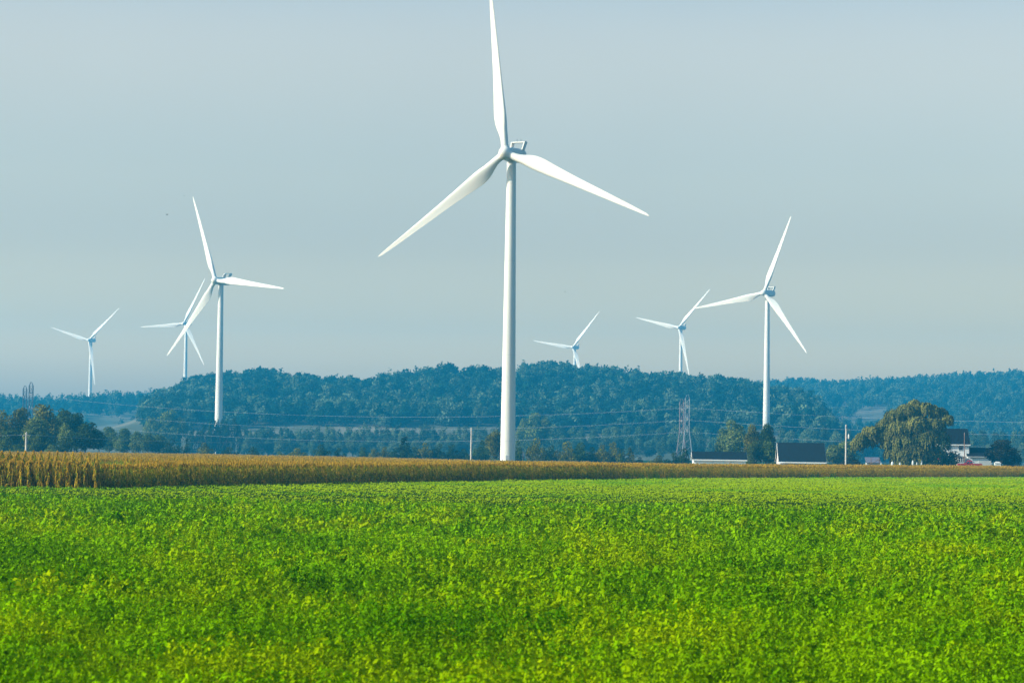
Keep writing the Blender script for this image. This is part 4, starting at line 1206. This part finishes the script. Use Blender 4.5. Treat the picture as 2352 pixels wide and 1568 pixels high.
# weeping willow
def willow():
    Y0 = 628.0; rng = R_(21); ZY = zy(2090, Y0)
    L = [(2085, 944, 26, 0), (2055, 958, 26, -1), (2108, 938, 24, 1), (2135, 944, 24, 0), (2160, 950, 20, 1), (2170, 962, 13, -1), (2032, 980, 22, 0), (2012, 995, 20, -2), (1990, 1008, 18, -1), (1968, 1018, 14, 0), (1978, 1012, 14, -2),
         (2060, 985, 30, -3), (2100, 980, 34, -3), (2140, 978, 28, -2), (2075, 1015, 32, -4), (2120, 1012, 36, -4), (2050, 1015, 24, -2), (2150, 1010, 30, -2), (2100, 1035, 30, -4), (2070, 1040, 26, -4), (2135, 1040, 30, -3), (2048, 1040, 20, -2), (2095, 960, 36, 2), (2120, 1000, 40, 3), (2070, 1000, 36, 3)]
    bx, by = wx(2090, Y0, 2), Y0
    t = thing('weeping_willow', 'large weeping willow with drooping olive strands left of the white house', 'tree', (bx, by, ZY))
    L += [(1998, 992, 20, -1), (2022, 1006, 22, -1), (2038, 1000, 24, -2), (1980, 1004, 15, 0), (2075, 1054, 20, -4), (2105, 1054, 24, -4), (2135, 1052, 22, -3), (2056, 1052, 14, -2), (2150, 1050, 16, -1)]
    for _ in range(34):
        q = L[rng.integers(0, 25)]; a_ = rng.random() * 6.28; L.append((q[0] + math.cos(a_) * q[2] * .7, q[1] - abs(math.sin(a_)) * q[2] * .55, 8 + 5 * rng.random(), q[3] - 1.5 * rng.random()))
    P, N, S, A = [], [], [], []
    for (x, y, r, dy) in L:
        c = at(x, y, Y0); c = np.array([c[0] - bx, dy * .9, c[2] - ZY]); R = r / F * Y0
        n = int(13 * r)
        for _ in range(n):
            d = rng.normal(size=3); d[2] = abs(d[2]) * .9 + .1; d /= np.linalg.norm(d)
            p = c + d * np.array([R, R * .9, R * .7]) * (.75 + .3 * rng.random())
            ln = (.5 + 1.5 * rng.random() ** 1.5) * (1.25 if rng.random() < .15 else 1)
            if x < 2025: ln *= 1.15
            nst = int(ln / .22) + 1
            out = d * np.array([.18, .18, 0]); sw = rng.normal(size=2) * .04; cl = rng.random()
            for k in range(nst):
                q = p + out * min(k, 3) * .4 + np.array([sw[0] * k * .3, sw[1] * k * .3, -k * .22])
                if q[2] < .4: break
                P.append(q + rng.normal(size=3) * .06); nn = d + rng.normal(size=3) * .5; nn[2] = abs(nn[2]) * .5 + (.6 if k < 2 else 0); N.append(nn); S.append(.17 + .09 * rng.random()); A.append(.6 * cl + .4 * rng.random())
    P, N, S = np.array(P), np.array(N), np.array(S)
    N /= np.linalg.norm(N, axis=1, keepdims=True)
    up = np.array([0, 0, 1.0]) + rng.normal(size=P.shape) * .25
    tt = up - N * (up * N).sum(1, keepdims=True); tt /= np.linalg.norm(tt, axis=1, keepdims=True); bb = np.cross(N, tt)
    s = S[:, None]
    V = np.stack([P + tt * s * 1.15, P + bb * s * .72, P - tt * s * 1.15, P - bb * s * .72], 1).reshape(-1, 3)
    add_obj('crown', np_mesh('willow_crown', V, quad_idx(len(P)), [LEAF_WILLOW], attrs={'leafrand': np.array(A)}), t)
    b = MB(); b.tube([(0, 0, -.3), (.1, 0, 1.5), (.3, 0, 3.5), (.5, 0, 6)], [.75, .6, .5, .35], 10)
    for dx, dz, r in ((-9.5, 3.2, .22), (-5, 6, .25), (-2, 8, .25), (3, 9, .25), (7, 8.5, .22), (5, 5, .2)): b.tube([(.2, 0, 2.6), (dx * .5, .3, 2.6 + dz * .62), (dx, .2, 2.4 + dz)], [.32, r, .06], 7)
    b.obj('trunk', BARK, t)


willow()

# mid-distance belts of trees, each its own tree
rng = R_(44)
for x, y, w_ in ((349, 957, 40), (385, 943, 46), (412, 957, 38), (366, 968, 40)):
    tree(x, y, w_, 1245, 'broad', LEAF_PALE, 'tall pale green tree of the group in front of the left end of the hill', group='pale trees before the hill')
for x, y, w_ in ((468, 976, 20), (484, 965, 18), (498, 972, 13), (520, 963, 17), (538, 958, 18), (549, 975, 15), (456, 985, 18), (442, 982, 20), (510, 985, 15), (500, 964, 14), (508, 961, 14), (515, 968, 12), (493, 966, 16), (503, 975, 14)):
    tree(x, y, w_, 1235, 'poplar', LEAF_DARK, 'dark upright poplar of the clump around the foot of the left turbine', group='dark poplars around the turbine foot')
for x, y, w_ in ((1203, 962, 36), (1226, 948, 44), (1248, 957, 34), (1214, 978, 40), (1243, 980, 36)):
    tree(x, y, w_, 1235, 'broad', LEAF_PALE, 'pale green tree of the tall group right of the tallest tower', group='pale trees right of the tower')
x = 562.0
while x < 1150:
    y = 976 + rng.random() * 14 - (6 if 800 < x < 1000 else 0)
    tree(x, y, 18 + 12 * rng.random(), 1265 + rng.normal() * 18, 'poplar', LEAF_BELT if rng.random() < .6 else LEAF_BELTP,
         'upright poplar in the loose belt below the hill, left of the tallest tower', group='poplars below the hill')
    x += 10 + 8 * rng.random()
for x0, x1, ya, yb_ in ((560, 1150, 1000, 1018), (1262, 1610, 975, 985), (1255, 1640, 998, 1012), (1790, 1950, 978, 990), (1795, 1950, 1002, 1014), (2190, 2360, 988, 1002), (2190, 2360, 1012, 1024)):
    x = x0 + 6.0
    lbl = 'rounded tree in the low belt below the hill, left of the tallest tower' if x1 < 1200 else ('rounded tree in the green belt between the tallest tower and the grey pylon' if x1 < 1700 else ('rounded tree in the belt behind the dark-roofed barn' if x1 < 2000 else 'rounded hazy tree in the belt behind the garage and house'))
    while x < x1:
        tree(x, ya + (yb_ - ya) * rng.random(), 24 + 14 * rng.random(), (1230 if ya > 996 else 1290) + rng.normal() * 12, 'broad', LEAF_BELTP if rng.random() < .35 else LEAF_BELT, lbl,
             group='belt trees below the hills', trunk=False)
        x += 19 + 12 * rng.random()

# ================================================================= HILL FOREST
rng = R_(66)
pts = []


def scatter(n, ua, ub, ya, yb_, fun):
    u = ua + rng.random(n) * (ub - ua); Y = ya + rng.random(n) * (yb_ - ya)
    X = (u - 1176) / F * Y
    k = fun(u, Y, X)
    return np.stack([X[k], Y[k], u[k]], 1)


main = scatter(3600, 330, 1960, 1440, 1905, lambda u, Y, X: (zsil(HILLSIL, u, 1850., 11.) > 12) & ~((Y < 1482) & (u > 1742) & (u < 1786)) & ~((Y < 1462 + 25 * vnoise(X / 30, Y * 0, 7)) & (u < 1160) & (u > 560)))
lft = scatter(1500, -120, 640, 1960, 2420, lambda u, Y, X: (zsil(LEFTSIL, u, 2250., 9.) > 6) & ~((Y < 2120) & (u > 205) & (u < 345) & (vnoise(X / 18, Y / 40, 9) < .75)))
rgt = scatter(3000, 1690, 2460, 1950, 3050, lambda u, Y, X: ~((Y > 2040) & (Y < 2420) & (u > 1915) & (u < 2060) & (vnoise(X / 14, Y / 60, 19) < .72)))
foot = scatter(420, 1560, 2460, 1380, 1950, lambda u, Y, X: ((u > 1930) | (Y < 1480)) & ~((Y < 1482) & (u > 1742) & (u < 1786)))
V_, A_, T_ = [], [], []
picks = []
for grp, (arr, hh, ww) in enumerate(((main, 12.0, 12.5), (lft, 12.0, 9.0), (rgt, 13.0, 11.5), (foot, 10.0, 10.0))):
    z = hill_z(arr[:, 0], arr[:, 1])
    pale = (rng.random(len(arr)) < .24 + .3 * (vnoise(arr[:, 0] / 45, arr[:, 1] / 45, 23) > .55)).astype(float) * (.45 + .55 * rng.random(len(arr)))
    tint = np.clip(pale + (.22 if grp != 2 else .50) * rng.random(len(arr)), 0, 1)  # right ridge tinted paler, haze painted into its trees
    for i in range(len(arr)):
        u = arr[i, 2]
        kinds = ('poplar', 'broad') if grp == 1 else (('cone', 'broad') if grp == 2 else ('poplar', 'broad'))
        kd = kinds[0] if rng.random() < (.40 if grp == 1 else (.14 if grp == 2 else .05)) else kinds[1]
        H = hh * (.62 + .65 * rng.random()) * (1.15 if kd == 'poplar' else (1.1 if kd == 'cone' else 1)); Wd = ww * (.8 + .5 * rng.random()) * (1.0 if kd == 'broad' else 1.05)
        picks.append((arr[i, 0], arr[i, 1], z[i] - .4, H, Wd, kd, rng.integers(0, 3), rng.random() * 6.28, tint[i], grp))
# the most distinct pale crowns on the front slope become trees of their own
cand = [i for i, p in enumerate(picks) if p[9] == 0 and p[8] > .55 and p[5] == 'broad' and 1505 < p[1] < 1800]
cand.sort(key=lambda i: picks[i][1] - 120 * picks[i][8]); solo = set(cand[:90])
FARME = [np_mesh('hill_tree', Vv, quad_idx(len(rr)), [LEAF_HILL], attrs={'leafrand': rr}) for Vv, rr in LIBF['broad']]
for i, (X, Y, z, H, Wd, kd, v, a, tn, grp) in enumerate(picks):
    if i in solo:
        o = add_obj('hill_tree', FARME[i % len(FARME)], None, (X, Y, z), (0, 0, a), 'pale crown standing out from the darker wood on the front of the central hill', 'tree', 'pale crowns on the wooded hill')
        o.scale = (Wd * 1.2, Wd * 1.2, H * 1.08); continue
    Vv, rr = LIBF[kd][(i + v) % len(LIBF[kd])]
    c, s = math.cos(a), math.sin(a); sx = Wd if kd == 'broad' else H * (1.0 if kd == 'poplar' else .95)
    V_.append(np.stack([(Vv[:, 0] * c - Vv[:, 1] * s) * sx + X, (Vv[:, 0] * s + Vv[:, 1] * c) * sx + Y, Vv[:, 2] * H + z], 1).astype(np.float32)); A_.append(rr); T_.append(np.full(len(rr), tn))
V = np.concatenate(V_); A = np.concatenate(A_)
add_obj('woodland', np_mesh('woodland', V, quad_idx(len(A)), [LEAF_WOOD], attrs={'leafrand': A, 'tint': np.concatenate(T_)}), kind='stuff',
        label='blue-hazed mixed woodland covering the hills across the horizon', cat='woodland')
del V, V_

# ================================================================= RENDER SETTINGS
scene.render.engine = 'CYCLES'
c = scene.cycles
c.use_denoising = True; c.denoiser = 'OPENIMAGEDENOISE'
c.max_bounces = 5; c.diffuse_bounces = 2; c.glossy_bounces = 2; c.transmission_bounces = 2; c.transparent_max_bounces = 4; c.volume_bounces = 0
c.sample_clamp_indirect = 4
vs = scene.view_settings; vs.view_transform = 'Standard'; vs.look = 'None'; vs.gamma = 1; vs.use_curve_mapping = False; vs.exposure = 0.8
